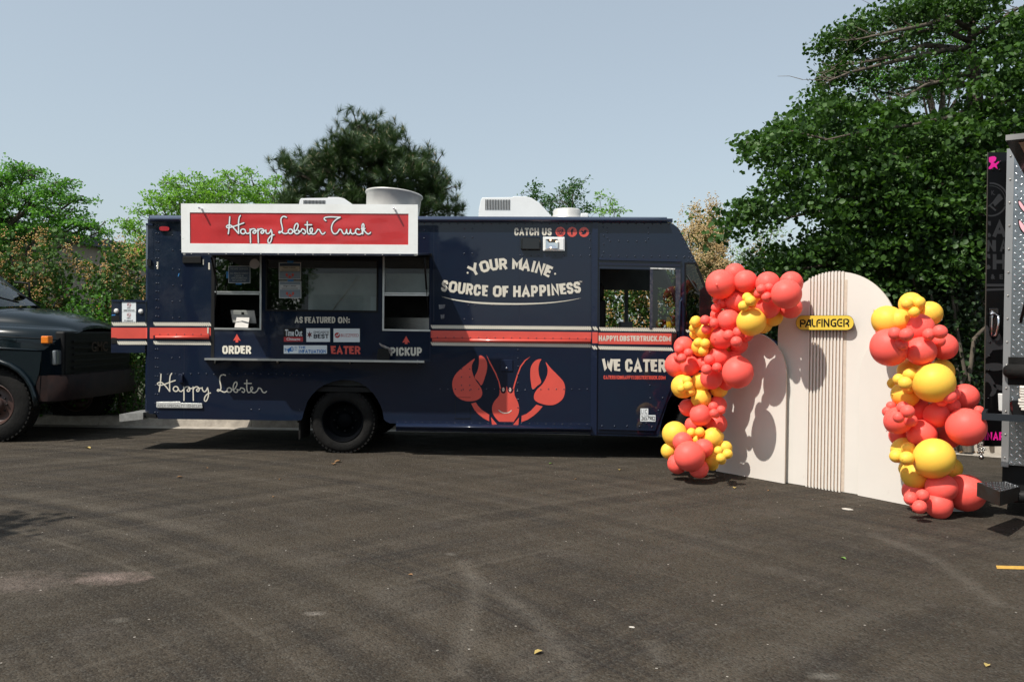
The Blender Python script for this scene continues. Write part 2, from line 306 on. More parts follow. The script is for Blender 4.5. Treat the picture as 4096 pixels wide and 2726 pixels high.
# ------------------------------------------------------------------ ground
def asphalt():
    m = bpy.data.materials.new('asphalt'); m.use_nodes = True; n = m.node_tree.nodes; l = m.node_tree.links; b = n['Principled BSDF']
    tc = n.new('ShaderNodeTexCoord')
    def noise(sc, det=5, r=.6, vec=None, dist=0):
        q = n.new('ShaderNodeTexNoise'); q.inputs['Scale'].default_value = sc; q.inputs['Detail'].default_value = det; q.inputs['Roughness'].default_value = r; q.inputs['Distortion'].default_value = dist
        l.new(vec or tc.outputs['Object'], q.inputs['Vector']); return q.outputs[0]
    def rng_(x, a, b_, c=0, d=1):
        q = n.new('ShaderNodeMapRange'); q.inputs[1].default_value = a; q.inputs[2].default_value = b_; q.inputs[3].default_value = c; q.inputs[4].default_value = d; l.new(x, q.inputs[0]); return q.outputs[0]
    def mix(f, a, c):
        q = n.new('ShaderNodeMix'); q.data_type = 'RGBA'
        if hasattr(f, 'links'): l.new(f, q.inputs[0])
        else: q.inputs[0].default_value = f
        for s_, v in ((6, a), (7, c)):
            if hasattr(v, 'links'): l.new(v, q.inputs[s_])
            else: q.inputs[s_].default_value = (*v, 1)
        return q.outputs[2]
    def mth(op, a, c=0.0):
        q = n.new('ShaderNodeMath'); q.operation = op
        for i, v in enumerate((a, c)):
            if hasattr(v, 'links'): l.new(v, q.inputs[i])
            else: q.inputs[i].default_value = v
        return q.outputs[0]
    base = mix(rng_(noise(.55, 6, .6), .3, .7), (.070,.056,.041), (.045,.037,.028))
    base = mix(mth('MULTIPLY', rng_(noise(2.1, 7, .7, dist=.6), .5, .78), .6), base, (.100,.087,.075))
    # sweeping tyre marks: rings round two far centres
    for (cx_, cy_, sc, st) in ((-9.0, -3.0, 2.6, .95), (10, -7, 2.1, .8)):
        mp = n.new('ShaderNodeMapping'); mp.inputs['Location'].default_value = (-cx_, -cy_, 0); l.new(tc.outputs['Object'], mp.inputs[0])
        ln = n.new('ShaderNodeVectorMath'); ln.operation = 'LENGTH'; l.new(mp.outputs[0], ln.inputs[0])
        cb = n.new('ShaderNodeCombineXYZ'); l.new(mth('MULTIPLY', ln.outputs['Value'], 1.0), cb.inputs[0])
        w2 = n.new('ShaderNodeTexNoise'); w2.inputs['Scale'].default_value = sc; w2.inputs['Detail'].default_value = 8; w2.inputs['Roughness'].default_value = .75; l.new(cb.outputs[0], w2.inputs['Vector'])
        brk = rng_(noise(.35, 3), .36, .55)
        base = mix(mth('MULTIPLY', mth('MULTIPLY', rng_(w2.outputs[0], .49, .60), brk), st), base, (.030,.026,.023))
        base = mix(mth('MULTIPLY', mth('MULTIPLY', rng_(w2.outputs[0], .48, .38), brk), st*.85), base, (.105,.089,.070))
    # dusty patches and pale tracks
    for (x, y, sx, sy, st, c) in ((*G(440,2310).xy, .30, .17, .95, (.24,.18,.155)), (*G(1255,2452).xy, .075, .05, .8, (.25,.22,.19)), (*G(60,2330).xy, .5, .3, .7, (.17,.135,.115)), (*G(1805,2215).xy, .06, .06, .6, (.22,.2,.17)), (*G(3300,2700).xy, .1, .05, .6, (.22,.2,.17)), (*G(480,2480).xy, .08, .06, .5, (.2,.18,.15))):
        mp = n.new('ShaderNodeMapping'); mp.inputs['Location'].default_value = (-x/sx, -y/sy, 0); mp.inputs['Scale'].default_value = (1/sx, 1/sy, 1); l.new(tc.outputs['Object'], mp.inputs[0])
        ln = n.new('ShaderNodeVectorMath'); ln.operation = 'LENGTH'; l.new(mp.outputs[0], ln.inputs[0])
        f = mth('MULTIPLY', rng_(mth('ADD', ln.outputs['Value'], mth('MULTIPLY', noise(9, 6, .7), 1.9)), 1.85, .9), st)
        base = mix(f, base, c)
    for pts in (((1850,2240),(1900,2340),(1890,2450),(1830,2700)), ((1870,2290),(2080,2420),(2200,2530),(2310,2720)), ((3480,2130),(3750,2240),(4000,2420)), ((2600,2560),(2660,2650))):
        for i in range(len(pts)-1):
            a_, b_ = G(*pts[i]), G(*pts[i+1]); d_ = b_-a_; L_ = d_.length; mid = (a_+b_)/2; an = math.atan2(d_.y, d_.x)
            mp = n.new('ShaderNodeMapping'); mp.vector_type = 'TEXTURE'; mp.inputs['Location'].default_value = mid; mp.inputs['Rotation'].default_value = (0, 0, an); mp.inputs['Scale'].default_value = (L_*.56, .09, 1)
            l.new(tc.outputs['Object'], mp.inputs[0]); sx = n.new('ShaderNodeSeparateXYZ'); l.new(mp.outputs[0], sx.inputs[0])
            u = rng_(mth('ABSOLUTE', sx.outputs[0]), 1.0, .85); v = rng_(mth('ADD', mth('ABSOLUTE', sx.outputs[1]), noise(14, 4)), 1.5, .5)
            base = mix(mth('MULTIPLY', mth('MULTIPLY', u, v), .30), base, (.16,.14,.115))
    # aggregate
    vo = n.new('ShaderNodeTexVoronoi'); vo.inputs['Scale'].default_value = 85; l.new(tc.outputs['Object'], vo.inputs['Vector'])
    sp = n.new('ShaderNodeSeparateColor'); l.new(vo.outputs['Color'], sp.inputs[0])
    base = mix(mth('MULTIPLY', rng_(sp.outputs[0], .62, 1), .42), base, (.105,.10,.086))
    base = mix(mth('MULTIPLY', rng_(sp.outputs[1], .62, 1), .55), base, (.014,.012,.010))
    v2 = n.new('ShaderNodeTexVoronoi'); v2.inputs['Scale'].default_value = 26; v2.inputs['Randomness'].default_value = 1; l.new(tc.outputs['Object'], v2.inputs['Vector'])
    s2 = n.new('ShaderNodeSeparateColor'); l.new(v2.outputs['Color'], s2.inputs[0])
    dot = mth('MULTIPLY', mth('LESS_THAN', v2.outputs['Distance'], .17), mth('GREATER_THAN', s2.outputs[0], .982))
    base = mix(mth('MULTIPLY', dot, .8), base, (.42,.38,.33))
    l.new(base, b.inputs['Base Color']); b.inputs['Roughness'].default_value = .86; b.inputs['Specular IOR Level'].default_value = .1
    bp = n.new('ShaderNodeBump'); bp.inputs['Strength'].default_value = .7; bp.inputs['Distance'].default_value = .010
    hh = mth('ADD', mth('MULTIPLY', vo.outputs['Distance'], -1.0), mth('MULTIPLY', noise(45, 5, .75), 1.4)); l.new(hh, bp.inputs['Height']); l.new(bp.outputs[0], b.inputs['Normal'])
    return m
MB().add([(-250,-250,0),(250,-250,0),(250,250,0),(-250,250,0)], [(0,1,2,3)]).build('ground', asphalt(), kind='structure')
# gutter, kerb and planted verge behind the vehicles
KL = [(-60,12.9),(-48,12.8),(-38,12.7),(-30,12.6),(-24,12.53),(-19,12.48),(-15,12.44),(-12,12.41),(-9,12.38),(-6,12.33),(-3,12.3),(0,12.24),(2,12.05),(3.6,11.72),(5,11.1),(6.1,10.48),(7.6,9.55),(10,8.1),(13,6.55),(16,5.0),(20,2.9),(25,.3),(32,-3.3),(40,-7.4)]
def off(line, d):
    out = []
    for i, p in enumerate(line):
        a = Vector(line[max(i-1, 0)]); b = Vector(line[min(i+1, len(line)-1)]); t = (b-a).normalized(); out.append(Vector(p)+Vector((-t.y, t.x))*d)
    return out
g0, g1, g2, g3 = off(KL, 0), off(KL, .30), off(KL, .325), off(KL, .47)
gm = MB()
for i in range(len(KL)-1):
    q = [g0[i], g0[i+1], g1[i+1], g1[i]]; gm.add([(p.x, p.y, .006) for p in q], [(0,1,2,3)])
gm.build('gutter', CONC, kind='structure')
kerb = empty('kerb', (0, 12.5, 0), kind='structure')
kl = []
for p in cat(KL, n=16):
    if not kl or (Vector(p)-Vector(kl[-1])).length > .05: kl.append(p)
ka, kb_, kc = off(kl, .30), off(kl, .335), off(kl, .47); i0 = 0; run = 0
for i in range(1, len(kl)):
    run += (Vector(kl[i])-Vector(kl[i-1])).length
    if run < 2.3 and i < len(kl)-1: continue
    if -14 < kl[i][0] < 15:
        mb = MB(); idx = list(range(i0, i+1)); rows = []
        for j in idx:
            e_ = .006 if j == i0 else 0; t = (Vector(kl[min(j+1, len(kl)-1)])-Vector(kl[max(j-1, 0)])).normalized()*e_
            rows.append([Vector((ka[j].x+t.x, ka[j].y+t.y-12.5, 0)), Vector((kb_[j].x+t.x, kb_[j].y+t.y-12.5, .13)), Vector((kb_[j].x+t.x, kb_[j].y+t.y+.02-12.5, .148)), Vector((kc[j].x+t.x, kc[j].y+t.y-12.5, .15)), Vector((kc[j].x+t.x, kc[j].y+t.y-12.5, 0))])
        mb.add([v for r_ in rows for v in r_], [(k*5+q, (k+1)*5+q, (k+1)*5+q+1, k*5+q+1) for k in range(len(rows)-1) for q in range(4)]); mb.add(rows[0], [(0,1,2,3,4)]); mb.add(rows[-1], [(4,3,2,1,0)])
        mb.build('kerb_segment', CONC, kerb)
    i0 = i; run = 0
vg = MB(); N = len(KL)
vg.add([(p.x, p.y, .13) for p in g3]+[(p.x+(0 if p.x < 20 else 60), 200, .13) for p in g3], [(i, i+1, N+i+1, N+i) for i in range(N-1)])
SOIL = mat('mulch_and_grass', (.045,.034,.022), .95, col2=(.035,.05,.015), vscale=3, bump=.9, bscale=25)
vg.build('verge', SOIL, kind='structure')
# yellow parking line at the right edge
YP = mat('yellow_road_paint', (.62,.36,.06), .7, col2=(.45,.26,.06), vscale=30)
a, b_ = G(3984,2262), G(3988,2275); MB().add([(a.x,a.y,.004),(a.x+3,a.y-.12,.004),(b_.x+3,b_.y-.12,.004),(b_.x,b_.y,.004)], [(0,1,2,3)]).build('painted_line', YP, kind='structure')
# ------------------------------------------------------------------ food truck
ft = empty('food_truck', TR.o, TR.a, label='navy blue food truck with lobster graphics and raised red and white sign awning', category='food truck')
def sp(loops, mats, name, d0, d1, **kw):
    mb = MB(); mb.prism(loops, T, d0, d1); return mb.build(name, mats, ft, **kw)
C3 = K(1650,750,1.96); C2 = K(550,750,1.96); Q2 = K(1700,1300,2.142); Q1 = K(1000,1300,2.356)
arch = Q1([(480,895),(492,878),(503,830),(540,720),(585,655),(640,600),(705,560),(780,532),(840,518),(900,515),(960,520),(1030,540),(1110,590),(1160,640),(1200,700),(1230,755),(1250,812),(1262,885),(1280,905)])
order_hole = [(861,1020),(1041,1021),(1040,1314),(858,1312)]
big_hole = [(1066,1033),(1511,1040),(1509,1246),(1064,1240)]
pick_hole = [(1532,1023),(1717,1025),(1716,1320),(1530,1317)]
side = [(612,884),(2370,888),(2366,1712),(1560,1692)]+arch[::-1]+[(1150,1681),(632,1674),(626,1655),(612,1650)]
sp([side, order_hole[::-1], big_hole[::-1], pick_hole[::-1]], NAVY, 'side_panel', 0, -.035)
# recessed dark frames round the hatch opening
mb = MB(); mb.prism([[(846,1020),(859,1020),(856,1432),(843,1432)]], T, .004, .001); mb.build('hatch_jamb', BLACKM, ft)
mb = MB(); mb.prism([[(1720,1024),(1725,1024),(1722,1446),(1717,1446)]], T, .012, .001); mb.build('hatch_edge', NAVY2, ft)
mb = MB(); mb.prism([[(846,1008),(1727,1014),(1727,1027),(846,1022)]], T, .02, .001); mb.build('hatch_head', BLACKM, ft)
# roof edge rail
def rail(name, x0, x1, y0, y1, sl, bulge, mt, ends=True, n=8, parent=ft, slope_b=None):
    mb = MB(); vs = []; slb = sl if slope_b is None else slope_b
    for x, s_, sb in ((x0, 0, 0), (x1, sl, slb)):
        for k in range(n+1):
            t = k/n; vs.append(T(x, y0+s_+(y1+sb-y0-s_)*t, .003+bulge*math.sin(math.pi*t)**.8 if 0 < k < n else .001))
    mb.add(vs, [(k, k+1, n+2+k, n+1+k) for k in range(n)], 0, True)
    mb.add(vs[:n+1], [tuple(range(n+1))], 0); mb.add(vs[n+1:], [tuple(range(n+1))[::-1]], 0)
    return mb.build(name, mt, parent)
rail('roof_rail', 598, 2668, 862, 887, 6, .07, mat('roof_rail_sky_sheen', (.024,.036,.072), .3, coat=.6), slope_b=5)  # trim navy lightened to stand for the sky reflected in the rail
sp([[(598,883),(2372,889),(2372,893),(598,887)]], NAVY2, 'roof_seam', .012, 0)
# roof, floor, far side, rear wall
zr = T(1400,863).z
x0, x1 = T(600,1000).x, T(2690,1000).x; xf = T(2372,1000).x; WID = 2.2
MB().box((x0-.03,.02,zr-.05),(x1,WID,zr-.005)).build('roof', NAVY2, ft)
zb = .50
MB().box((x0,.05,.78),(x1+.2,WID-.05,.84)).build('floor', BLACKM, ft)
MB().box((x0-.03,.0,.5),(x0+.01,WID,zr-.06)).build('rear_wall', NAVY, ft)
MB().box((xf-.05,.05,.84),(xf-.01,WID-.05,zr-.06)).build('partition', INT, ft)
mb = MB()
L = lambda px, py: (T(px,py).x, T(px,py).z)
fx = [(x0,.5),(xf-.1,.5),(xf-.1,zr-.06),(x0,zr-.06)]
mb.add([(x, WID, z) for x, z in fx], [(0,1,2,3)]); mb.build('far_side_wall', INT, ft)
MB().box((x0+.1,WID-.7,.84),(xf-.3,WID-.1,1.75)).build('kitchen_counter', STEEL, ft)
MB().box((x0+.3,WID-.45,2.1),(xf-.9,WID-.05,2.6)).build('extractor_hood', STEEL, ft)
MB().box((x0+.1,.28,.84),(xf-.3,.60,1.28)).build('serving_counter', INT, ft)
# ---- cab
cab = [(2366,889),(2655,890),(2690,894),(2712,910),(2730,940),(2790,1058),(2886,1300),(3060,1338),(3108,1366),(3122,1420),(3120,1650),(3000,1705),(2990,1640),(2940,1570),(2870,1535),(2790,1522),(2730,1530),(2696,1556),(2670,1610),(2648,1680),(2634,1745),(2362,1740)]
h1 = [(2399,1074),(2703,1080),(2702,1318),(2398,1308)]; h2 = [(2745,1056),(2781,1056),(2862,1262),(2862,1318),(2744,1316)]
sp([cab, h1[::-1], h2[::-1]], NAVY, 'cab_side', -.002, -.03)
door = [(2397,1048),(2722,1056),(2716,1500),(2690,1532),(2616,1735),(2391,1728)]
sp([door, h1[::-1]], NAVY, 'cab_door', .012, -.001)
sp([[(2369,888),(2392,889),(2386,1740),(2362,1738)]], NAVY2, 'door_pillar', .022, 0)
sp([[(2395,1030),(2723,1038),(2723,1047),(2395,1039)]], NAVY2, 'door_track', .03, 0)
sp([[(2395,1050),(2721,1057),(2721,1066),(2395,1059)]], NAVYFLAT, 'drip_rail', .02, .012)
# far side of the cab with its window openings
def far(px, py): v = T(px, py); return (v.x, v.z)
mb = MB(); fn = lambda x, z, d: Vector((x, -d, z))
cl = [far(*p) for p in [(2360,889),(2655,890),(2712,910),(2790,1058),(2886,1300),(3108,1366),(3120,1650),(2366,1690)]]
w1 = [far(*p) for p in [(2400,1120),(2572,1122),(2572,1325),(2400,1320)]]; w2 = [far(*p) for p in [(2590,1122),(2705,1124),(2705,1325),(2590,1325)]]; w3 = [far(*p) for p in [(2735,1110),(2795,1112),(2850,1280),(2850,1325),(2735,1325)]]
mb.prism([cl, w1[::-1], w2[::-1], w3[::-1]], fn, -WID, -WID-.03); mb.build('far_cab_side', INT, ft)
# windscreen, bonnet, front
mb = MB(); A_, B_ = T(2732,945), T(2882,1296)
mb.add([(A_.x,.03,A_.z),(A_.x,WID-.03,A_.z),(B_.x,WID-.03,B_.z),(B_.x,.03,B_.z)], [(0,1,2,3)]); mb.build('windscreen', GLASS, ft)
mb = MB(); pr = [T(*p) for p in [(2655,889),(2690,894),(2712,910),(2732,945)]]
for i in range(3): mb.add([(pr[i].x,0,pr[i].z),(pr[i+1].x,0,pr[i+1].z),(pr[i+1].x,WID,pr[i+1].z),(pr[i].x,WID,pr[i].z)], [(0,1,2,3)], 0, True)
mb.build('roof_brow', NAVY2, ft)
mb = MB(); pr = [T(*p) for p in [(2884,1299),(3060,1337),(3108,1365),(3122,1420),(3121,1650)]]
for i in range(4): mb.add([(pr[i].x,0,pr[i].z),(pr[i+1].x,0,pr[i+1].z),(pr[i+1].x,WID,pr[i+1].z),(pr[i].x,WID,pr[i].z)], [(0,1,2,3)], 0, True)
mb.build('bonnet', NAVY, ft)
for y in (.35, WID-.35):
    MB().lathe([(.0,.03),(.09,.02),(.1,0),(.1,-.03)], (T(3122,1500).x, y, 1.05), 'x', 20).build('headlight', CHROME, ft)
MB().box((T(3122,1600).x-.02,-.03,.5),(T(3122,1600).x+.16,WID+.03,.72)).build('front_bumper', BLACKM, ft)
# cab glass, frames and door furniture
mb = MB(); mb.prism([[(2600,1074),(2612,1075),(2610,1318),(2598,1317)]], T, .02, -.02); mb.build('sliding_window_frame', mat('chipped_paint', (.008,.012,.03), .4, col2=(.07,.07,.08), vscale=22), ft)
sp([[(2612,1080),(2703,1082),(2702,1318),(2611,1318)]], GLASS, 'door_window', -.005, None)
sp([[(2702,1078),(2722,1078),(2721,1326),(2702,1322)]], mat('chipped_paint'), 'door_edge_strip', .02, .012)
sp([[(2600,1070),(2700,1073),(2700,1078),(2600,1075)]], mat('worn_sealant', (.55,.55,.53), .7, var=.4, vscale=30), 'window_sealant', .021, .012)
sp([h2], GLASSD, 'quarter_window', -.012, None)
mb = MB(); mb.prism([[(2738,1050),(2787,1050),(2868,1262),(2868,1324),(2738,1322)], h2[::-1]], T, .006, -.002); mb.build('quarter_window_seal', BLACKM, ft)
mb = MB(); mb.tube([T(2748,1100,.004),T(2808,1190,.004),T(2855,1290,.004)], .012, 6); mb.build('quarter_window_bar', BLACKM, ft)
mb = MB(); mb.tube([T(2727,1190,.03),T(2727,1200,.07),T(2721,1205,.075),T(2718,1350,.075),T(2718,1356,.02)], .011, 8); mb.build('grab_handle', NAVY2, ft)
mb = MB(); mb.prism([cat([(2800,1158),(2835,1154),(2846,1190),(2852,1260),(2846,1288),(2806,1288),(2797,1270)], True, 3)], T, .40, .25); bevel(mb.build('wing_mirror', BLACKG, ft), .02)
mb = MB(); mb.tube([T(2800,1180,.3),T(2780,1170,0)], .012); mb.tube([T(2800,1270,.3),T(2790,1300,0)], .012); mb.build('mirror_arm', BLACKM, ft)
mb = MB(); mb.prism([[(2688,1328),(2709,1329),(2708,1373),(2700,1380),(2687,1374)]], T, .05, .012); bevel(mb.build('door_latch', BLACKG, ft), .008)
# cab interior
mb = MB(); sx = T(2430,1300).x
mb.box((sx-.05,.45,1.25),(sx+.42,.95,1.4)); mb.box((sx-.12,.47,1.35),(sx+.02,.93,2.0)); mb.box((sx-.1,.56,2.0),(sx+0,.84,2.22)); mb.box((sx+.1,.6,.84),(sx+.25,.8,1.25)); bevel(mb.build('driver_seat', BLACKM, ft), .05, 3)
mb = MB(); tt = [Vector((T(2690,1300).x+.19*math.cos(a)*.45, .75+.2*math.sin(a), 1.62+.19*math.cos(a)*.9)) for a in np.linspace(0, 2*math.pi, 25)]; mb.tube(tt, .014, 6); mb.build('steering_wheel', BLACKM, ft)
MB().box((T(2720,1300).x,.05,1.15),(T(2880,1300).x,WID-.05,1.56)).build('dashboard', BLACKM, ft)
bevel(MB().box((T(2510,1300).x,.9,1.25),(T(2565,1300).x,1.2,1.72)).build('cardboard_pile', INT, ft), .01)
mb = MB(); mb.prism([[(2668,1308),(2664,1285),(2668,1268),(2676,1266),(2684,1275),(2690,1318),(2680,1318),(2676,1288),(2674,1306)]], lambda x,y,d: T(x,y,-.3+d), 0, -.05); mb.build('yellow_strap', mat('yellow_plastic', (.75,.5,.03), .4), ft)
mb = MB(); mb.add([T(2758,1262,.05)*1, T(2782,1262,.05), T(2778,1290,.05), T(2756,1288,.05)], [(0,1,2,3)]); 
# ---- service windows
def frame(name, loop, w, mt, d0, d1, sides='lrtb', **kw):
    (a, b), (c, d_), (e, f_), (g, h) = loop; mb = MB()
    if 't' in sides: mb.prism([[(a,b),(c,d_),(c,d_+w),(a,b+w)]], T, d0, d1)
    if 'b' in sides: mb.prism([[(g,h-w),(e,f_-w),(e,f_),(g,h)]], T, d0, d1)
    if 'l' in sides: mb.prism([[(a,b),(a+w,b),(g+w,h),(g,h)]], T, d0-.002, d1)
    if 'r' in sides: mb.prism([[(c-w,d_),(c,d_),(e,f_),(e-w,f_)]], T, d0-.002, d1)
    return mb.build(name, mt, ft, **kw)
def window(hole, split, nm, sides, lab):
    o = frame('window_frame', [(hole[0][0]-1,hole[0][1]-1),(hole[1][0]+5,hole[1][1]-1),(hole[2][0]+5,hole[2][1]+5),(hole[3][0]-1,hole[3][1]+5)], 7, ALU, .014, -.01, sides, label=lab)
    y0, y1 = hole[0][1], split
    sp([[hole[0],hole[1],(hole[2][0],y1),(hole[3][0],y1)]], SGLASS, 'window_pane', -.012, None)
    mb = MB(); mb.prism([[(hole[3][0],y1-5),(hole[2][0],y1-4),(hole[2][0],y1+1),(hole[3][0],y1)]], T, .01, -.02); mb.prism([[(hole[3][0]+7,y1+2),(hole[2][0]-3,y1+3),(hole[2][0]-3,y1+9),(hole[3][0]+7,y1+8)]], T, -.01, -.03); mb.build('sash_rail', ALU, ft)
window(order_hole, 1169, 'o', 'rb', 'aluminium frame of the order window')
window(pick_hole, 1174, 'p', 'lb', 'aluminium frame of the pickup window')
frame('window_seal', [(1063,1030),(1514,1037),(1512,1249),(1061,1243)], 7, BLACKM, .01, -.01)
sp([big_hole], SGLASS, 'window_pane', -.004, None, label='wide fixed pane of the serving side')
# pale panels seen through the glass
MB().box((T(1225,1100).x,.10,T(1225,1245).z),(T(1505,1100).x,.12,T(1225,1090).z)).build('inner_panel', INTG, ft)
MB().box((T(1538,1100).x,.10,T(1225,1172).z),(T(1715,1100).x,.12,T(1225,1088).z)).build('inner_panel', INTG, ft)
mb = MB(); mb.tube([T(1432,1108,-.08),T(1325,1245,-.08)], .009, 6); mb.build('grey_pipe', CREAM, ft)
MB().box((T(1477,1200).x,.08,T(1477,1245).z),(T(1504,1200).x,.09,T(1477,1185).z)).build('paper_note', WHITEV, ft)
PINK = mat('pink_spot', (.45,.40,.38), .6)
mb = MB(); disc(mb, (1018,1055), 20, T, -.006); mb.build('paper_disc', PINK, ft)
SHEET = mat('dark_menu_print', (.03,.05,.08), .5); LETT = mat('grey_letter', (.30,.33,.32), .6); BEIGEP = mat('beige_paper', (.50,.44,.34), .6); SHB = mat('grey_blue_paper', (.20,.25,.29), .5); SHT = mat('white_paper_edge', (.5,.52,.52), .5)
mb = MB(); rect(mb, 913.5,1063.5,1001,1132, T, .0015-.012+.008, 1); rect(mb, 915.5,1065.5,999,1130, T, .0025-.012+.008, 0)
for s_, xa, xb, ya, yb in (('WE ARE CASHLESS',921,993,1071,1078),('ALL MAJOR CREDIT',920,994,1090,1097),('CARDS &',938,974,1099,1106),('APPLE/SAMSUNG',925,988,1108,1115),('PAY ACCEPTED',930,984,1118,1125)): text(mb, s_, xa, ya, xb, yb, T, .0005, .01, m=2)
rect(mb, 943,1132,966,1138, T, 0, 3); rect(mb, 905,1085,913,1112, T, 0, 3)
mb.build('cashless_notice', [SHEET, SHT, LETT, TAPE], ft, label='taped notice saying we are cashless')
for (x, y, t_, c_) in ((1115,1049,'Happy Lobster',BEIGEP),(1116,1123,'Angry Lobster',SHT)):
    mb = MB(); rect(mb, x,y,x+89,y+69, T, .001, 1); rect(mb, x+3,y+3,x+86,y+66, T, .002, 0 if y < 1100 else 4); rect(mb, x+3,y+37,x+86,y+66, T, .0025, 4)
    rect(mb, x+4,y+15,x+84,y+35, T, .003, 2); text(mb, t_, x+17,y+17,x+69,y+25, T, .004, .015, m=3)
    for k in (28, 31.5): rect(mb, x+6+k/6,y+k,x+82-k/5,y+k+1, T, .004, 3)
    for sx in (-1, 1): disc(mb, (x+44+sx*12,y+50), 4.5, T, .004, 10, 5, 6.5); stroke(mb, [(x+44+sx*12,y+55),(x+44+sx*5,y+62)], 2, T, .0035, m=5, smooth=False)
    disc(mb, (x+44,y+58), 5, T, .0045, 10, 5, 6); rect(mb, x+34,y-6,x+58,y+2, T, .005, 6)
    mb.build('menu_sheet', [SHEET, SHT, c_, BLACKM, SHB, CORAL, TAPE], ft, label='menu sheet headed '+t_.split()[0].lower()+' taped inside the wide window')
# serving shelf
mb = MB(); mb.add([T(818,1431,.25),T(1697,1442,.25),T(1697,1450,.25),T(818,1439,.25),T(818,1431,0),T(1697,1442,0),T(1697,1450,0),T(818,1439,0)], [(0,1,2,3),(4,7,6,5),(0,4,5,1),(1,5,6,2),(2,6,7,3),(3,7,4,0)]); mb.build('serving_shelf', ALU, ft)
for x in (860, 1110, 1400, 1670):
    mb = MB(); mb.tube([T(x,1443,.2),T(x,1452,0)], .012, 6); mb.build('shelf_bracket', ALUD, ft)
# ---- awning: lifted hatch with the sign on its outer edge
D = .92
aw = MB().add([T(847,1008,.01),T(1722,1012,.01),T(1722,1019,.01),T(847,1015,.01),T(742,1010,D),T(1655,1016,D),T(1655,1022,D),T(742,1018,D)], [(0,1,2,3),(4,7,6,5),(0,4,5,1),(1,5,6,2),(2,6,7,3),(3,7,4,0)]).build('awning', [NAVYFLAT], ft)
sb = MB(); sq = [(723.5,813.8),(1671.5,818),(1671,1015),(726,1010)]; rq = [(759,849.5),(1634,854.6),(1633,978.6),(760,973)]
sb.prism([sq, rq[::-1]], T, D, D-.05); sb.build('sign_frame', WHITEP, aw)
sp2 = MB(); nx, ny = 60, 12
vs = []
for j in range(ny+1):
    for i in range(nx+1):
        u, v = i/nx, j/ny; x = (1-u)*((1-v)*rq[0][0]+v*rq[3][0])+u*((1-v)*rq[1][0]+v*rq[2][0]); y = (1-v)*(rq[0][1]*(1-u)+rq[1][1]*u)+v*(rq[3][1]*(1-u)+rq[2][1]*u)
        w = math.sin(math.pi*u)*math.sin(math.pi*v); vs.append(T(x, y, D-.008+.0022*w*(math.sin(u*23+v*9)+.8*math.sin(u*9-v*14+1)+.5*math.sin(u*41+v*3))))
sp2.add(vs, [(j*(nx+1)+i, j*(nx+1)+i+1, (j+1)*(nx+1)+i+1, (j+1)*(nx+1)+i) for j in range(ny) for i in range(nx)], 0, True)
sp2.build('sign_banner', BANNER, aw)
mb = MB(); mb.prism([[(731,1010),(1671,1015.5),(1671,1023),(733,1019)]], T, D-.005, D-.04); mb.build('sign_bottom_rail', ALUD, aw)
mb = MB()
for k in range(14): x = 766+k*69.5; y = 1015+.0052*(x-731); mb.lathe([(0,-.008),(.006,-.006),(.008,0)], T(x, y, D-.004), 'y', 8)
mb.build('rail_bolts', ALUD, aw, kind='stuff')
for x, y in ((807,835),(1580,838)):
    MB().lathe([(0,-.085),(.009,-.083),(.011,-.07),(.011,0)], T(x, y, D), 'y', 10).build('sign_peg', CHROME, aw)
kA = K(880,820,7.3625); kB = K(1180,820,7.3625)
SIGN = [kA(p) for p in ([(288,345),(278,500),(262,700),(243,845)], [(600,310),(565,370),(548,480),(545,650),(547,835)], [(547,835),(470,750),(370,640),(300,590),(230,595),(190,630),(215,665),(290,660),(400,630),(550,580),(700,525)],
 [(748,770),(770,820),(820,840),(870,810)], [(885,705),(893,900),(900,1105)], [(890,770),(920,715),(980,700),(1030,715),(1055,760),(1050,810),(1010,835),(975,815),(975,785),(1010,762),(1060,760),(1105,755)],
 [(1118,705),(1122,900),(1130,1105)], [(1123,770),(1155,715),(1215,700),(1265,715),(1290,760),(1280,810),(1240,835),(1208,815),(1210,785),(1245,762),(1300,758),(1350,738)],
 [(1355,740),(1352,790),(1378,835),(1430,835),(1475,790),(1500,725)], [(1500,725),(1525,800),(1530,900),(1510,1030),(1460,1115),(1415,1090),(1420,1010),(1480,925),(1530,890),(1590,875)],
 [(1955,360),(1900,335),(1840,345),(1800,400),(1795,480),(1820,600),(1840,700),(1828,765),(1770,800)], [(1770,790),(1820,790),(1870,830),(1940,840),(2010,805)], [(2140,785),(2200,775),(2260,720),(2298,620),(2290,560),(2255,545),(2210,590),(2185,680),(2193,790),(2245,845),(2310,830),(2345,780),(2305,745)])]
SIGN += [kB(p) for p in ([(95,750),(130,785),(175,770),(205,705),(260,715),(305,760),(308,815),(270,850),(230,820)], [(362,490),(362,600),(366,780),(400,845),(450,840),(500,790)], [(295,582),(400,582),(490,582)],
 [(500,790),(515,720),(500,680),(470,680),(440,720),(455,800),(510,848),(580,842),(635,775),(665,715)], [(665,715),(722,732),(755,795),(800,850),(850,840),(885,805)],
 [(910,460),(865,420),(870,375),(950,352),(1100,348),(1330,358)], [(1330,358),(1220,420),(1120,520),(1075,650),(1090,770),(1150,842),(1220,835),(1270,780),(1305,715)],
 [(1305,715),(1365,732),(1398,800),(1440,848),(1495,820),(1520,720)], [(1520,720),(1528,800),(1560,848),(1610,820),(1635,720)], [(1635,720),(1642,800),(1690,848),(1755,825),(1790,770)],
 [(1890,722),(1840,700),(1790,730),(1785,800),(1830,855),(1900,865),(1970,830)], [(1995,850),(2000,740),(2032,620),(2007,550),(1975,600),(1978,720),(1990,850)], [(1955,700),(2010,740),(2058,690)], [(2030,745),(2080,800),(2140,848),(2190,840),(2225,805)])]
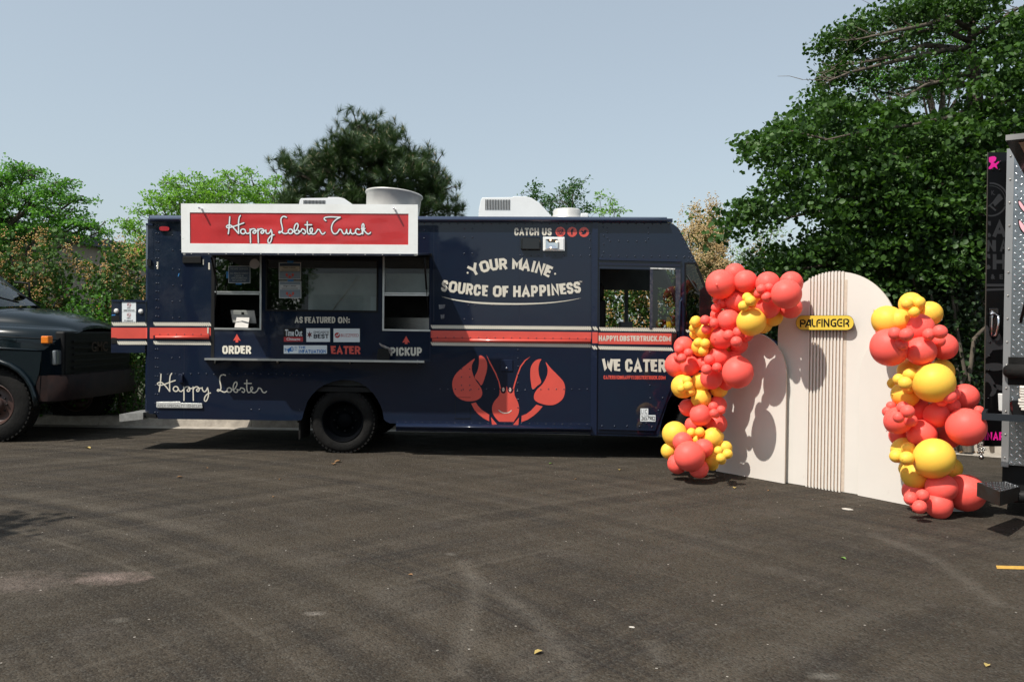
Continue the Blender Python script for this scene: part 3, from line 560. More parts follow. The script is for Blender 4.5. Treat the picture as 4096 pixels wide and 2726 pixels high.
circs = [(kA([(678,775)])[0], 9.7), (kA([(2075,775)])[0], 9), (kA([(1755,800)])[0], 3)]
for wd, dd, mt, nm in ((8.6, D-.0035, BLACKM, 'sign_letter_outline'), (5.2, D-.0015, WHITEV, 'sign_lettering')):
    mb = MB()
    for s_ in SIGN: stroke(mb, s_, wd, T, dd)
    for c_, r in circs: stroke(mb, [(c_[0]+r*math.cos(a), c_[1]+r*math.sin(a)) for a in np.linspace(0, 2*math.pi, 17)[:-1]], wd, T, dd, closed=True, n=3)
    mb.build(nm, mt, aw, fix=False)
for (a, b_, c_) in (((846,1030,.35),(868,1140,.12),(860,1236,.03)), ((1697,1030,.35),(1706,1156,.15),(1713,1256,.03))):
    mb = MB(); mb.tube([T(*a), T(*b_)], .012, 8); mb.tube([T(*b_), T(*c_)], .006, 6); mb.build('gas_strut', BLACKM, ft)
# ---- rope and coral bands
def rope(name, x0, x1, y0, h, sl, d, px=8.45):
    mb = MB(); x = x0; k = 0
    while x < x1-4:
        g = 1.9; yy = y0+sl*(x-x0)/(x1-x0); lean = h*.62; w = min(px-g, x1-x)
        pts = [(x,yy+2),(x+w*.5-1,yy),(x+w-1,yy+2),(x+w+lean*.5,yy+h*.55),(x+w+lean*.72,yy+h-2),(x+lean*.72+w*.5,yy+h),(x+lean*.72,yy+h-2),(x+lean*.25,yy+h*.5)]
        if x+w+lean*.72 > x1+6: break
        mb.add([T(a, b_, d) for a, b_ in pts], [tuple(range(8))], 1)
        x += px
    mb.add([T(x0,y0+2.2,d-.0012),T(x1,y0+2.2+sl,d-.0012),T(x1,y0+h-2.2+sl,d-.0012),T(x0,y0+h-2.2,d-.0012)], [(0,1,2,3)], 0)
    return mb.build(name, [mat('rope_gap_print', (.07,.07,.065), .5), CREAM], ft, fix=False, kind='stuff')  # dark print between the cream strands
def band(x0, x1, ya, yb, sla, slb, d, mt=CORAL, name='coral_band'):
    mb = MB(); mb.add([T(x0,ya,d),T(x1,ya+sla,d),T(x1,yb+slb,d),T(x0,yb,d)], [(0,1,2,3)]); return mb.build(name, mt, ft)
rope('rope_stripe', 613, 843, 1287, 16.5, 1, .003); band(613, 843, 1310, 1341, .5, 1, .002); rope('rope_stripe', 613, 843, 1362, 16.5, 2, .003)
rope('rope_stripe', 1722, 2368, 1298, 16.5, 6, .003); band(1722, 2368, 1321, 1350, 7, 5, .002); rope('rope_stripe', 1722, 2364, 1366, 16, 8, .003)
rope('rope_stripe', 2370, 2390, 1304.5, 16.5, 0, .0245); band(2369, 2391, 1328, 1372, 0, 0, .0235); rope('rope_stripe', 2367, 2389, 1381, 16.5, 0, .0245)
rope('rope_stripe', 2396, 2700, 1307, 16.5, 4, .0155); band(2394, 2686, 1330, 1375, 3, 2.5, .0145); rope('rope_stripe', 2392, 2690, 1382, 16, 6, .0155)
rope('rope_stripe', 2742, 2790, 1317, 13, 1, .009)
def rub(x0, x1, y0, y1, sl):
    rail('rub_rail', x0, x1, y0, y1, sl, .035, CORAL)
    m_ = MB(); m_.prism([[(x0-4,y0-9),(x1,y0-9+sl),(x1,y0-1+sl),(x0-4,y0-1)]], T, .004, .001); m_.build('rub_rail_flange', CORAL, ft)
rub(620, 836, 1341, 1355, 1.5); rub(1728, 2363, 1352, 1368, 5)
# ---- running board
sp([[(1583,1680),(2364,1690),(2364,1702),(1583,1692)]], NAVY2, 'running_board_flange', .006, 0)
rail('running_board', 1584, 2364, 1690, 1717, 12, .11, NAVY2)
sp([[(1583,1716),(2364,1730),(2364,1737),(1583,1723)]], NAVY, 'sill', .008, -.02)
sp([[(2392,1712),(2620,1719),(2617,1722),(2392,1715)]], NAVY2, 'door_sill', .03, .012)
# ---- rear corner
MB().add([T(600,882,.0),T(584,900,-.12),T(581,1655,-.12),T(597,1668,0),T(614,882,.0),T(612,1660,.0)], [(0,1,2,3),(0,3,5,4)]).build('rear_corner_post', NAVY2, ft)
sp([[(583,892),(612,892),(612,902),(583,902)]], NAVY2, 'post_cap', .02, -.1)
sp([[(588,1036),(604,1038),(604,1062),(588,1060)]], BLACKG, 'door_hinge', .025, -.04)
MB().add([T(600,886,.001),T(613,886,.001),T(613,1660,.001),T(600,1660,.001)], [(0,1,2,3)]).build('corner_strip', NAVY, ft)
rd = [(446,1198),(583,1199),(580,1411),(444,1410)]
sp([rd], NAVY, 'open_rear_door', -.06, -.10)
Td = lambda x, y, d: T(x, y, d-.06)
def dprism(loops, mt, name, d0, d1, **kw): mb = MB(); mb.prism(loops, Td, d0, d1); return mb.build(name, mt, ft, **kw)
dprism([[(447,1198),(583,1199),(583,1207),(447,1206)]], NAVY2, 'door_lip', .012, 0)
for x, y in ((466,1243),(563.5,1245)):
    mb = MB(); mb.lathe([(0,-.02),(.022,-.02),(.03,-.008),(.031,0)], Td(x,y,0), 'y', 20)
    mb.build('round_lamp', mat('lamp_lens', (.72,.70,.66), .35, bump=.3, bscale=90), ft)
mb = MB(); rect(mb, 488,1208,544,1247.5, Td, .003, 0); rect(mb, 488,1248.5,543.5,1287, Td, .003, 0)
for cx, cy in ((516,1219),(515.5,1259)):
    stroke(mb, [(cx+7*math.cos(a), cy+7*math.sin(a)) for a in np.linspace(0, 2*math.pi, 17)[:-1]], 1.3, Td, .005, closed=True, n=2, m=2)
    stroke(mb, [(cx-5,cy-5),(cx+5,cy+5)], 1.2, Td, .006, smooth=False, m=2); stroke(mb, [(cx-5,cy+1),(cx+4,cy+1)], 1.4, Td, .0045, smooth=False, m=1)
for t_, xa, ya, xb, yb in (('NO',509,1228.5,522,1235),('SMOKING',494,1237.5,538,1244),('NO',508,1268.5,522,1275),('FUMAR',497,1279,532.5,1285)): text(mb, t_, xa, ya, xb, yb, Td, .005, .008, m=1)
mb.build('no_smoking_sticker', [WHITEV, BLACKM, DRED], ft, label='white no smoking and no fumar sticker')
mb = MB(); mb.add([T(445,1310,-.057),T(583,1310,-.057),T(583,1353,-.057),T(445,1353,-.057)], [(0,1,2,3)]); mb.add([T(583,1310,-.055),T(600,1310,-.0+.002),T(600,1353,.002),T(583,1353,-.055)], [(0,1,2,3)]); mb.add([T(600,1310,.002),T(613,1310,.002),T(613,1353,.002),T(600,1353,.002)], [(0,1,2,3)]); mb.build('coral_band', CORAL, ft)
_T = T
for x0_, y0_, x1_ in ((446,1287,588),(468,1362.5,588)):
    T = lambda a, b_, d=0: _T(a, b_, d-.062); rope('rope_stripe', x0_, x1_, y0_, 16.5, 0, .006)
T = _T
dprism([[(446,1262),(476,1262),(478,1280),(446,1281)]], BLACKM, 'tape_patch', .004, .001); dprism([[(446,1349),(467,1351),(468,1372),(445,1373)]], BLACKM, 'tape_patch', .0075, .001)
dprism([[(447,1258),(461,1257),(461,1261),(447,1262)]], TAPE, 'blue_tape_strip', .005, .001)
# rear step
mb = MB(); a = [T(477,1656,.05),T(572,1649,.05),T(572,1676,.05),T(478,1686,.05)]; b2 = [v+Vector((0,.55,0)) for v in a]; mb.hexa(a, b2); mb.build('rear_step', ALUD, ft)
mb = MB(); a = [T(572,1650,.02),T(622,1657,.02),T(626,1672,.02),T(575,1668,.02)]; mb.hexa(a, [v+Vector((0,.5,0)) for v in a]); mb.build('rear_step_bracket', BLACKM, ft)
# ---- lamps, boxes, fittings on the side
def rbox(name, x0, y0, x1, y1, d, mt, bev=.012, sl=0, d1=0, **kw):
    return bevel(MB().prism([[(x0,y0),(x1,y0+sl),(x1,y1+sl),(x0,y1)]], T, d, d1).build(name, mt, ft, **kw), bev, 3)
mb = MB(); mb.prism([cat([(640,907),(657,905),(674,908),(677,915),(673,922),(657,923),(641,921),(637,914)], True, 3)], T, .03, 0); bevel(mb.build('marker_lamp', REDLENS, ft), .008, 3)
rbox('awning_lamp', 730, 1024, 806, 1052, .025, BLACKM, .01)
rbox('side_lamp', 2082, 948, 2162, 999, .05, BLACKG, .02, 1)
fl = rbox('flood_lamp', 2172, 947, 2259, 1003, .035, WHITEP, .006, 1)
mb = MB(); mb.prism([[(2178,952),(2254,953),(2254,998),(2178,997)]], T, .042, .034); mb.build('flood_bezel', WHITEP, fl)
mb = MB(); mb.prism([[(2183,956),(2232,956),(2232,994),(2183,994)]], T, .0435, .042); mb.build('flood_recess', BLACKG, fl)
qa = [T(2184,957,.0445),T(2231,957,.0445),T(2231,993,.0445),T(2184,993,.0445)]; qb = [T(2195,969,.036),T(2220,969,.036),T(2220,981,.036),T(2195,981,.036)]
qa2 = [T(2183.5,956.5,.060),T(2231.5,956.5,.060),T(2231.5,993.5,.060),T(2183.5,993.5,.060)]; qb2 = [T(2196,970,.045),T(2219,970,.045),T(2219,980,.045),T(2196,980,.045)]
MB().add(qa2+qb2, [(0,1,5,4),(1,2,6,5),(2,3,7,6),(3,0,4,7),(4,5,6,7)]).build('flood_reflector', CHROME, fl)
mb = MB(); 
for x, y, rr in ((2202,960,.010),(2203,990,.010),(2226,966,.009)):
    mb.lathe([(0,-rr),(rr*.7,-rr*.7),(rr,0),(rr*.7,rr*.7),(0,rr)], T(x,y,.055), 'y', 10)
mb.build('sun_glint', mat('glint_glow', (1,.72,.45), .4, emit=3.0), fl)  # sun glints in the reflector, set as small glowing beads
rbox('door_catch', 716, 1495, 731, 1529, .05, NAVY2, .006)
rbox('latch_plate', 722, 1500, 729, 1520, .056, NAVYFLAT, .002, d1=.045)
bg_ = MB(); bg_.prism([cat([(626,1606),(720,1605)],n=1)+[(724,1610),(808,1612),(810,1630),(806,1632),(629,1630),(625,1627)]], T, .02, 0); bd = bevel(bg_.build('maker_badge', SILVERP, ft), .004)
mb = MB(); text(mb, 'APEX SPECIALTY VEHICLES', 629, 1615, 806, 1627.5, T, .0215, 0, sl=1.5); mb.build('badge_lettering', ALUD, ft)
rbox('fuel_door', 2003, 1437, 2051, 1483, .012, NAVY2, .008, 1)
MB().lathe([(0,-.012),(.011,-.01),(.013,0)], T(2026,1471,.014), 'y', 12).build('door_lock', CHROME, ft)
frame('hatch_outline', [(1820,1587),(1883,1588),(1883,1675),(1820,1674)], 1.6, BLACKM, .003, .001)
sp([[(1822.5,1590),(1880.5,1590.5),(1880.5,1672),(1822.5,1671.5)]], NAVY, 'lower_hatch', .002, .0005)
def small(name, pts, mt, d=.004): mb = MB(); mb.add([T(x,y,d) for x, y in pts], [tuple(range(len(pts)))]); return mb.build(name, mt, ft)
small('cream_patch', [(627,1046),(633,1047),(632,1075),(627,1075)], CREAM); small('cream_patch', [(810,1037),(815,1037),(815,1059),(810,1058)], CREAM); small('cream_patch', [(833,1050),(839,1050),(840,1078),(833,1077)], CREAM); small('cream_patch', [(829,1308),(835,1309),(834,1333),(829,1333)], CREAM, .01)
small('blue_scratch', [(714,1094),(718,1092),(715,1104),(711,1107)], TAPE)
small('scuffed_tape', [(1755,1218),(1781,1217),(1779,1232),(1757,1236)], mat('scuff', (.25,.25,.26), .6, col2=(.02,.03,.05), vscale=30)); small('scuffed_tape', [(1762,1258),(1778,1257),(1776,1274),(1764,1274)], mat('scuff'))
for x in (2077, 1735):
    sp([[(x,892),(x+1.3,892),(x+1.3-(1 if x > 2000 else 0),1286),(x-1,1286)]], NAVYFLAT, 'panel_seam', .0012, .0002)
sp([[(2362,892),(2363.5,892),(2361,1286),(2359.5,1286)]], NAVYFLAT, 'panel_seam', .0012, .0002); sp([[(736,1390),(737.3,1390),(736.3,1672),(735,1672)]], NAVYFLAT, 'panel_seam', .0012, .0002)
# ---- rivets
mb = MB(); rv = []
for x in np.arange(625, 2365, 33.5): rv.append((x, 889.5+.0035*(x-600)))
for y in np.arange(900, 1290, 33): rv += [(625,y),(634.5,y+1)]
for y in np.arange(1395, 1650, 36): rv += [(622,y),(631.5,y+1)]
for y in (940,1000,1075,1140,1205,1270,1430,1500): rv += [(690+random.uniform(-4,4),y),(722+random.uniform(-5,5),y+random.uniform(-3,3))]
for x in np.arange(640, 840, 33): rv.append((x, 1337))
for x in np.arange(1750, 2360, 33): rv.append((x, 1348.5+.008*(x-1750)))
for x in np.arange(1590, 2362, 33): rv.append((x, 1687+.0125*(x-1590)))
for x in (1857, 1890): rv += [(x, 915), (x, 948), (x, 1013), (x, 1275)]
for x in (1697,): rv += [(x, y) for y in (920, 952)]
for x in (2081, 2092, 2124, 2153, 2187, 2220, 2255, 2290, 2322, 2359): rv.append((x, 1021+.004*(x-2081)))
for y in (932,958,991,1020): rv.append((2360,y))
for x in (1873, 1900, 1968, 2040, 2078): rv.append((x, 1220))
for x in np.arange(1760, 2370, 31): rv.append((x, 1556+random.uniform(-1,1)))
for y in np.arange(1398, 1640, 33): rv.append((2072, y))
for y in (1475,1507,1540,1560): rv += [(1846,y),(1879,y)]
for x in np.arange(1160, 1240, 26): rv.append((x,1500))
for x in (1005,1037,1198): rv.append((x,1637))
for x in np.arange(640, 1180, 31): rv.append((x, 1494+random.uniform(-2,2)))
rivc = [(2413,908)]+[(x, 893.5+.008*(x-2410)) for x in np.arange(2412, 2700, 33)]+[(x, 1022.5+.008*(x-2410)) for x in np.arange(2408, 2760, 33)]+[(x, 1038+.008*(x-2410)) for x in np.arange(2408, 2640, 33)]+[(2429,911),(2428,928),(2429,951),(2440,963),(2475,963),(2511,963.5),(2547,964),(2583,965),(2593,953),(2593,931),(2593,911),(2415,942),(2414,975),(2414,1008)]
rivc += [(2712+i*9.2, 914+i*19) for i in range(8)]+[(2735,1029),(2755,1027),(2763,1034),(2768,1041),(2752,1043)]
rivd = [(2600,y) for y in (1408,1443,1540,1590)]+[(2388+k*50+20,1702+k*.6) for k in range(5)]+[(2565+k*20,1690) for k in range(2)]+[(2650,1590),(2690,1545),(2634,1640)]
for lst, d in ((rv, 0), (rivc, -.001), (rivd, .012)):
    for x, y in lst: mb.lathe([(.0001,-.0095),(.0062,-.007),(.0095,0)], T(x, y, d), 'y', 8)
mb.build('rivets', mat('rivet_paint', (.030,.038,.060), .25, coat=.8), ft, kind='stuff')
# ---- printed words
def word(parts, mt, label, d=.003, name='lettering', **kw):
    mb = MB()
    for p in parts: btext(mb, *p[:5], T, d, kw.get('wt', .23), sl=p[6] if len(p) > 6 else 0, rot=p[7] if len(p) > 7 else 0)
    return mb.build(name, mt, ft, fix=False, label=label)
word([('CATCH',2057.5,911.5,2156,941.5,.05),('US',2168,912,2206.5,941.7,.05)], CREAM, 'cream words catch us')
arc = [('Y',1896,1078,40,46,-28),('O',1938,1065,37,46,-16),('U',1976,1058,34,46,-9),('R',2012,1055,31,45,-3),('M',2068,1054,38,45,2),('A',2104,1060.5,34,45,7),('I',2134,1065.5,13,45,14),('N',2160.5,1072.5,33,46,18),('E',2192.5,1084,25,46,24)]
word([(c, x-w/2,y-h/2,x+w/2,y+h/2,.055,0,math.radians(r)) for c,x,y,w,h,r in arc], CREAM, 'cream arched words your maine')
s2 = 'SOURCEOFHAPPINESS'; sxy = [(252,770,25),(318,778,33),(385,788,30),(447,795,27),(508,803,28),(570,808,21),(665,812,34),(730,813,21),(819,813,30),(889,812,33),(956.5,810,27),(1021,806,27),(1067,804,11),(1118,799,30),(1180,794,23),(1234,788,26),(1291,781,27)]
word([(c, *(lambda X,Y: (X-w/2,Y-22.5,X+w/2,Y+22.5))(1650+x/1.96, 750+y/1.96), .055, 0, math.radians(10.5-19.5*i/16)) for i,(c,(x,y,w)) in enumerate(zip(s2,sxy))], CREAM, 'cream curved words source of happiness')
word([('TM',2318,1123,2328,1129,.0)], CREAM, 'small trade mark letters')
mb = MB(); disc(mb, (1870.5,1090.5), 4, T, .003); disc(mb, (2220.5,1094.5), 4, T, .003)
up_ = cat([(1766,1185),(1830,1198),(1930,1208),(2078,1212),(2200,1208),(2280,1199),(2324,1191)], n=5); lo_ = cat([(2324,1192),(2270,1203),(2190,1213),(2080,1218),(1940,1216),(1830,1203),(1766,1186)], n=5)
mb.prism([up_+lo_[1:-1]], T, .003, None); mb.build('swoosh', CREAM, ft, fix=False)
word([('HAPPYLOBSTERTRUCK.COM',2395,1341,2682,1363,.055,2)], CREAM, 'cream web address happylobstertruck.com', .017)
word([('WE',2409,1434,2481,1483,.06,1),('CATER',2501,1435,2664,1486,.06,1)], CREAM, 'large cream words we cater', .0145)
word([('CATERING@HAPPYLOBSTERTRUCK.COM',2414.5,1500.5,2661.5,1515.5,.04,1.5)], CORAL, 'small coral catering email address', .0145)
word([('AS',1179,1266,1211,1291,.045),('FEATURED',1220,1266.5,1341,1291.5,.045),('ON:',1352,1267,1399,1292,.045)], CREAM, 'cream words as featured on')
word([('ORDER',889.5,1381.5,1004,1414.5,.06)], CREAM, 'cream word order'); word([('PICKUP',1562,1388.5,1687,1422,.06)], CREAM, 'cream word pickup')
for cx, y0_, y1_, nm in ((947.5,1335,1368.5,'order'),(1624.5,1343,1375.5,'pickup')):
    mb = MB(); mb.prism([[(cx,y0_),(cx+15,y0_+27),(cx+5.5,y0_+24),(cx+5.5,y1_),(cx-5.5,y1_),(cx-5.5,y0_+24),(cx-15,y0_+27)]], T, .003, None); mb.build('arrow', CORAL, ft, fix=False, label='coral arrow above the word '+nm)
# stickers
s7 = lambda x, y: (1120+x/3.927, 1300+y/3.927)
mb = MB(); rect(mb, 1135.3,1312,1212,1347, T, .002, 0); rect(mb, 1135.3,1347,1212,1365.5, T, .002, 1)
text(mb, 'Time', 1140,1317,1176,1343.5, T, .004, .02, m=2); text(mb, 'Out', 1180,1317,1209,1344, T, .004, .02, m=2)
text(mb, 'Chicago', 1146,1350,1201,1364, T, .004, .02, m=2); mb.build('press_sticker', [BLACKM, DRED, WHITEV, BLACKG], ft, fix=False, label='black and red time out chicago sticker')
mb = MB(); rect(mb, 1225.3,1312.3,1320,1366.7, T, .002, 0); st_ = []
for k in range(12): r_ = 15 if k % 2 == 0 else 6; a_ = math.pi*k/6-math.pi/2; x_, y_ = s7(464,148); st_.append((x_+r_*math.cos(a_)*.82, y_+r_*math.sin(a_)))
mb.prism([st_], T, .004, None, 1); btext(mb, "CHICAGO'S", *s7(528,93), *s7(765,125), T, .004, .16, m=2); btext(mb, 'BEST', *s7(528,138), *s7(762,208), T, .004, m=2)
mb.build('press_sticker', [WHITEV, mat('maroon_print', (.13,.02,.03), .4), NAVYFLAT], ft, fix=False, label="white chicago's best sticker with a maroon star")
mb = MB(); rect(mb, 1334,1313.5,1439,1367.5, T, .002, 0); c_ = s7(900,157); disc(mb, c_, 10.8, T, .003, 24, 1)
stroke(mb, [(c_[0]-7,c_[1]+4),(c_[0]-2,c_[1]-1),(c_[0]+0,c_[1]+3),(c_[0]+6,c_[1]-4)], 2.4, T, .004, m=0, smooth=False); mb.prism([[(c_[0]+8,c_[1]-7),(c_[0]+7.5,c_[1]-.5),(c_[0]+2,c_[1]-5)]], T, .0045, None, 0)
text(mb, 'BUZZFEED', *s7(955,135), *s7(1238,182), T, .004, 0, m=1); mb.build('press_sticker', [WHITEV, DRED], ft, fix=False, label='white buzzfeed sticker with a round red arrow')
mb = MB(); rect(mb, 1134.8,1380.3,1308,1413.7, T, .002, 0)
mb.prism([[s7(*p) for p in [(112,378),(190,334),(208,350),(215,385),(205,408),(180,412),(145,408),(148,430),(132,434),(122,408)]]], T, .003, None, 1); disc(mb, s7(190,372), 3.8, T, .004, 14, 0, 6); disc(mb, s7(190,372), 1.6, T, .005, 10, 1, 2.6)
stroke(mb, [s7(80,374),s7(118,386)], 3, T, .0035, m=1, smooth=False); disc(mb, s7(80,372), 2.4, T, .005, 10, 1); disc(mb, s7(84,398), 2.4, T, .005, 10, 1)
for y_ in (338, 362, 390): stroke(mb, [s7(228,y_+4),s7(244,y_-6),s7(246,y_+4),s7(264,y_-6)], 1, T, .004, m=1, smooth=False)
btext(mb, 'THE', *s7(293,328), *s7(400,368), T, .004, .2, m=1); btext(mb, 'INFATUATION', *s7(293,383), *s7(722,437), T, .004, .2, m=1)
mb.build('press_sticker', [WHITEV, BLUE], ft, fix=False, label='white and blue infatuation sticker')
word([('EATER',1325,1382.5,1441,1415,.07,1)], CORAL, 'coral word eater')
mb = MB()
for i, (cx, cy) in enumerate(((2241.5,927),(2288.5,927.5),(2336,928))):
    disc(mb, (cx,cy), 19.8, T, .002, 32, 0)
    if i == 0:
        rp = [(cx-10,cy-10),(cx+10,cy-10),(cx+10,cy+10),(cx-10,cy+10)]; stroke(mb, rp, 2.2, T, .003, n=1, m=1, smooth=False, closed=True); rect(mb, cx-9,cy-3,cx+9,cy-1.5, T, .0041, 1); stroke(mb, [(cx+5*math.cos(a),cy+1+5*math.sin(a)) for a in np.linspace(0,2*math.pi,13)[:-1]], 2.6, T, .005, closed=True, n=2, m=1); rect(mb, cx+5,cy-8,cx+8.5,cy-4.5, T, .0042, 1)
    if i == 1: text(mb, 'f', cx-6,cy-13,cx+6,cy+11, T, .003, .05, m=1)
    if i == 2: mb.prism([cat([(cx-13,cy+6),(cx-6,cy+5),(cx-12,cy-2),(cx-9,cy-2),(cx-12,cy-8),(cx-1,cy-2),(cx+1,cy-7),(cx+6,cy-9),(cx+9,cy-7),(cx+13,cy-8),(cx+10,cy-3),(cx+8,cy+4),(cx+1,cy+9),(cx-7,cy+9)], True, 3)], T, .003, None, 1)
mb.build('social_logos', [CORAL, NAVYFLAT], ft, fix=False, label='three round coral social media logos')
# number labels
mb = MB(); rect(mb, 2562,1632.5,2593,1657, T, .0142, 0); rect(mb, 2561,1658,2622,1684, T, .0142, 0, 1); text(mb, 'LIC', 2566,1636,2588,1654, T, .0155, 0, sp=1.4, m=1); text(mb, '2657982', 2565,1662,2620,1680, T, .0155, .01, m=1, sl=1)
mb.build('licence_number', [WHITEV, BLACKM], ft, fix=False, label='white label with the letters LIC and 2657982')
# script on the lower rear
kC = K(600,1400,4.712); mb = MB()
for s_ in ([(207,450),(200,560),(185,680),(172,775)], [(408,435),(380,490),(370,600),(372,775)], [(372,775),(330,720),(280,660),(215,605),(155,612),(140,635),(170,660),(260,645),(380,600),(475,568)],
 [(532,715),(550,760),(590,775),(622,748)], [(637,690),(640,820),(640,945)], [(640,735),(670,695),(720,690),(750,720),(745,762),(715,775),(700,752),(725,722),(790,718)],
 [(812,690),(814,820),(816,945)], [(816,735),(848,695),(896,690),(926,720),(921,762),(893,775),(878,752),(903,722),(970,712)], [(985,702),(987,735),(1012,775),(1050,770),(1085,705)], [(1085,705),(1102,790),(1095,880),(1060,955),(1025,945),(1035,880),(1080,825),(1140,803)],
 [(1420,470),(1370,460),(1325,490),(1315,570),(1335,680),(1330,735),(1290,770),(1268,755),(1290,737),(1340,765),(1400,788),(1450,770)], [(1535,745),(1590,735),(1635,660),(1637,610),(1610,600),(1575,650),(1568,740),(1605,790),(1650,778),(1640,735)],
 [(1650,742),(1690,745),(1715,710),(1765,722),(1785,760),(1765,795),(1735,780)], [(1825,560),(1825,720),(1850,793),(1890,785)], [(1780,625),(1850,625),(1910,625)], [(1890,785),(1935,725),(1920,690),(1897,715),(1912,775),(1965,800),(2018,765),(2045,710)], [(2045,710),(2090,725),(2120,780),(2160,800),(2195,775)]):
    stroke(mb, kC(s_), 4.6, T, .003)
for (x, y), r in ((kC([(485,728)])[0], 9.8), (kC([(1495,748)])[0], 9)): stroke(mb, [(x+r*math.cos(a), y+r*math.sin(a)) for a in np.linspace(0, 2*math.pi, 17)[:-1]], 4.6, T, .0042, closed=True, n=3)
mb.build('script_lettering', CREAM, ft, fix=False, label='cream handwritten script on the lower rear panel')
# lobster emblem
mb = MB()
for p in ([(427,285),(350,340),(270,410),(238,470),(235,530),(255,590),(300,630),(360,650),(430,645),(480,615),(490,570),(470,520),(430,465),(405,400),(402,340)], [(465,262),(500,270),(528,310),(532,370),(515,440),(484,515),(455,480),(425,447),(450,390),(462,330)],
 [(996,291),(950,300),(910,350),(902,420),(908,490),(922,550),(960,520),(995,488),(978,430),(972,370),(982,320)], [(1034,315),(1080,370),(1140,430),(1190,490),(1200,560),(1180,630),(1120,675),(1060,684),(990,670),(940,640),(935,595),(960,550),(1010,500),(1045,430),(1050,370)],
 [(641,545),(655,578),(680,582),(692,565),(700,520),(710,565),(730,582),(750,575),(763,545),(768,600),(790,645),(806,700),(800,760),(770,810),(745,845),(700,858),(660,845),(610,800),(580,750),(575,700),(595,650),(635,600)]):
    mb.prism([Q2(cat(p, True, 3))], T, .0028, None)
for p in ([(395,670),(435,660),(455,690),(485,722),(550,765),(550,822),(500,795),(455,760),(425,727)], [(828,775),(870,758),(910,728),(955,680),(1008,695),(975,735),(930,775),(880,808),(825,830)],
 [(526,252),(562,320),(610,410),(640,490),(653,545),(641,545),(628,480),(598,410),(550,320)], [(905,267),(862,305),(822,360),(798,425),(775,500),(763,545),(751,545),(765,495),(788,420),(815,350),(855,298)], [(565,785),(624,857),(574,855)], [(805,790),(800,857),(750,857)]):
    mb.prism([Q2(p)], T, .0028 if p[0][0] not in (565,805) else .0065, None)
for x, y in Q2([(671,550),(729,552)]): disc(mb, (x,y), 6.6, T, .0035, 18, 2, 10); disc(mb, (x,y), 5.3, T, .0042, 18, 0, 8.8); disc(mb, (x,y), 4.3, T, .005, 18, 1, 7.6); disc(mb, (x,y), 1.3, T, .0058, 10, 2, 2.2)
stroke(mb, Q2([(632,727),(655,744),(685,752),(718,746),(740,730)]), 3.6, T, .0045, m=1)
mb.build('lobster_emblem', [CORAL, CREAM, NAVYFLAT], ft, fix=False, label='coral lobster emblem with raised claws and smile')
# ---- wheels
def wheel(c, R=.405, rim=.262, wd=.24, name='wheel', parent=ft, deep=.15, rimmat=None, lugs=8):
    w = empty(name, c); w.parent = parent
    b = MB(); n = 56
    b.lathe([(rim,.01),(rim+.01,0),(rim+.05,-.008),(rim+.09,-.006),(R-.03,.004),(R-.012,.02),(R,.035),(R,wd-.035),(R-.03,wd),(rim,wd)], (0,0,0), 'y', n); b.build('tyre', RUBBER, w)
    tr_ = MB()
    for k in range(46):
        a = 2*math.pi*k/46; Rm = Matrix.Rotation(a, 4, 'Y')
        for y0_, y1_ in ((.012, .07), (.085, .15), (.165, .225)): tr_.box((-.017,y0_,R-.012),(.017,y1_,R+.006), 0, Rm @ Matrix.Rotation(0, 4, 'Z'))
    tr_.build('tread', RUBBER, w, kind='stuff')
    b = MB(); b.lathe([(rim+.004,.002),(rim-.006,-.006),(rim-.012,.004),(rim-.02,.03),(rim-.045,.06),(rim-.05,deep),(rim-.075,deep+.01),(.11,deep-.01),(.1,deep-.03),(.085,deep-.055),(.0,deep-.06)], (0,0,0), 'y', 40); b.build('rim', rimmat or mat('shade_black_rim', (.0015,.002,.003), .6, spec=.05), w)  # rim colour blackened further to carry the shade on the wheel
    b = MB()
    for k in range(lugs): a = 2*math.pi*k/lugs; b.lathe([(0,-.02),(.013,-.018),(.013,0)], (.137*math.cos(a), deep-.005, .137*math.sin(a)), 'y', 6)
    b.build('wheel_nuts', BLACKM, w, kind='stuff'); return w
c1 = T(1370,1684,-.06); wheel(Vector((c1.x, .06, .405)))
c2 = T(2835,1700,-.06); wheel(Vector((c2.x, .10, .405)))
wheel(Vector((c1.x, WID-.3, .405))); wheel(Vector((c2.x, WID-.3, .405)))
mb = MB()
for (cx, r0) in ((c1.x, .57), (c2.x, .56)):
    mb = MB()
    pts = [(cx+r0*math.cos(a), .38+r0*math.sin(a)) for a in np.linspace(0, math.pi, 13)]
    for i in range(12): mb.add([(pts[i][0],-.0+.036,pts[i][1]),(pts[i+1][0],.036,pts[i+1][1]),(pts[i+1][0],.6,pts[i+1][1]),(pts[i][0],.6,pts[i][1])], [(0,1,2,3)], 0, True)
    mb.add([(p[0],.6,p[1]) for p in pts], [tuple(range(13))]); mb.build('wheel_well', mat('wheel_well_shade', (.002,.002,.002), .9, spec=.05), ft)  # black lining, its colour deepened for the shade inside the well
mb = MB(); mb.box((T(1192,1700).x-.01,.06,.17),(T(1192,1700).x+.012,.5,.6)); mb.build('mud_flap', RUBBER, ft)
mb = MB(); xa, xb = T(640,1600).x, T(2960,1600).x
mb.box((xa,.65,.55),(xb,.75,.78)); mb.box((xa,1.45,.55),(xb,1.55,.78)); mb.box((c1.x-.12,.4,.33),(c1.x+.12,1.9,.55)); mb.box((c2.x-.08,.4,.34),(c2.x+.08,1.9,.46)); mb.box((xa+3.2,.12,.42),(xa+4.6,.62,.8)); mb.box((xa+4.8,.3,.45),(xa+5.6,.9,.8)); mb.build('chassis', BLACKM, ft)
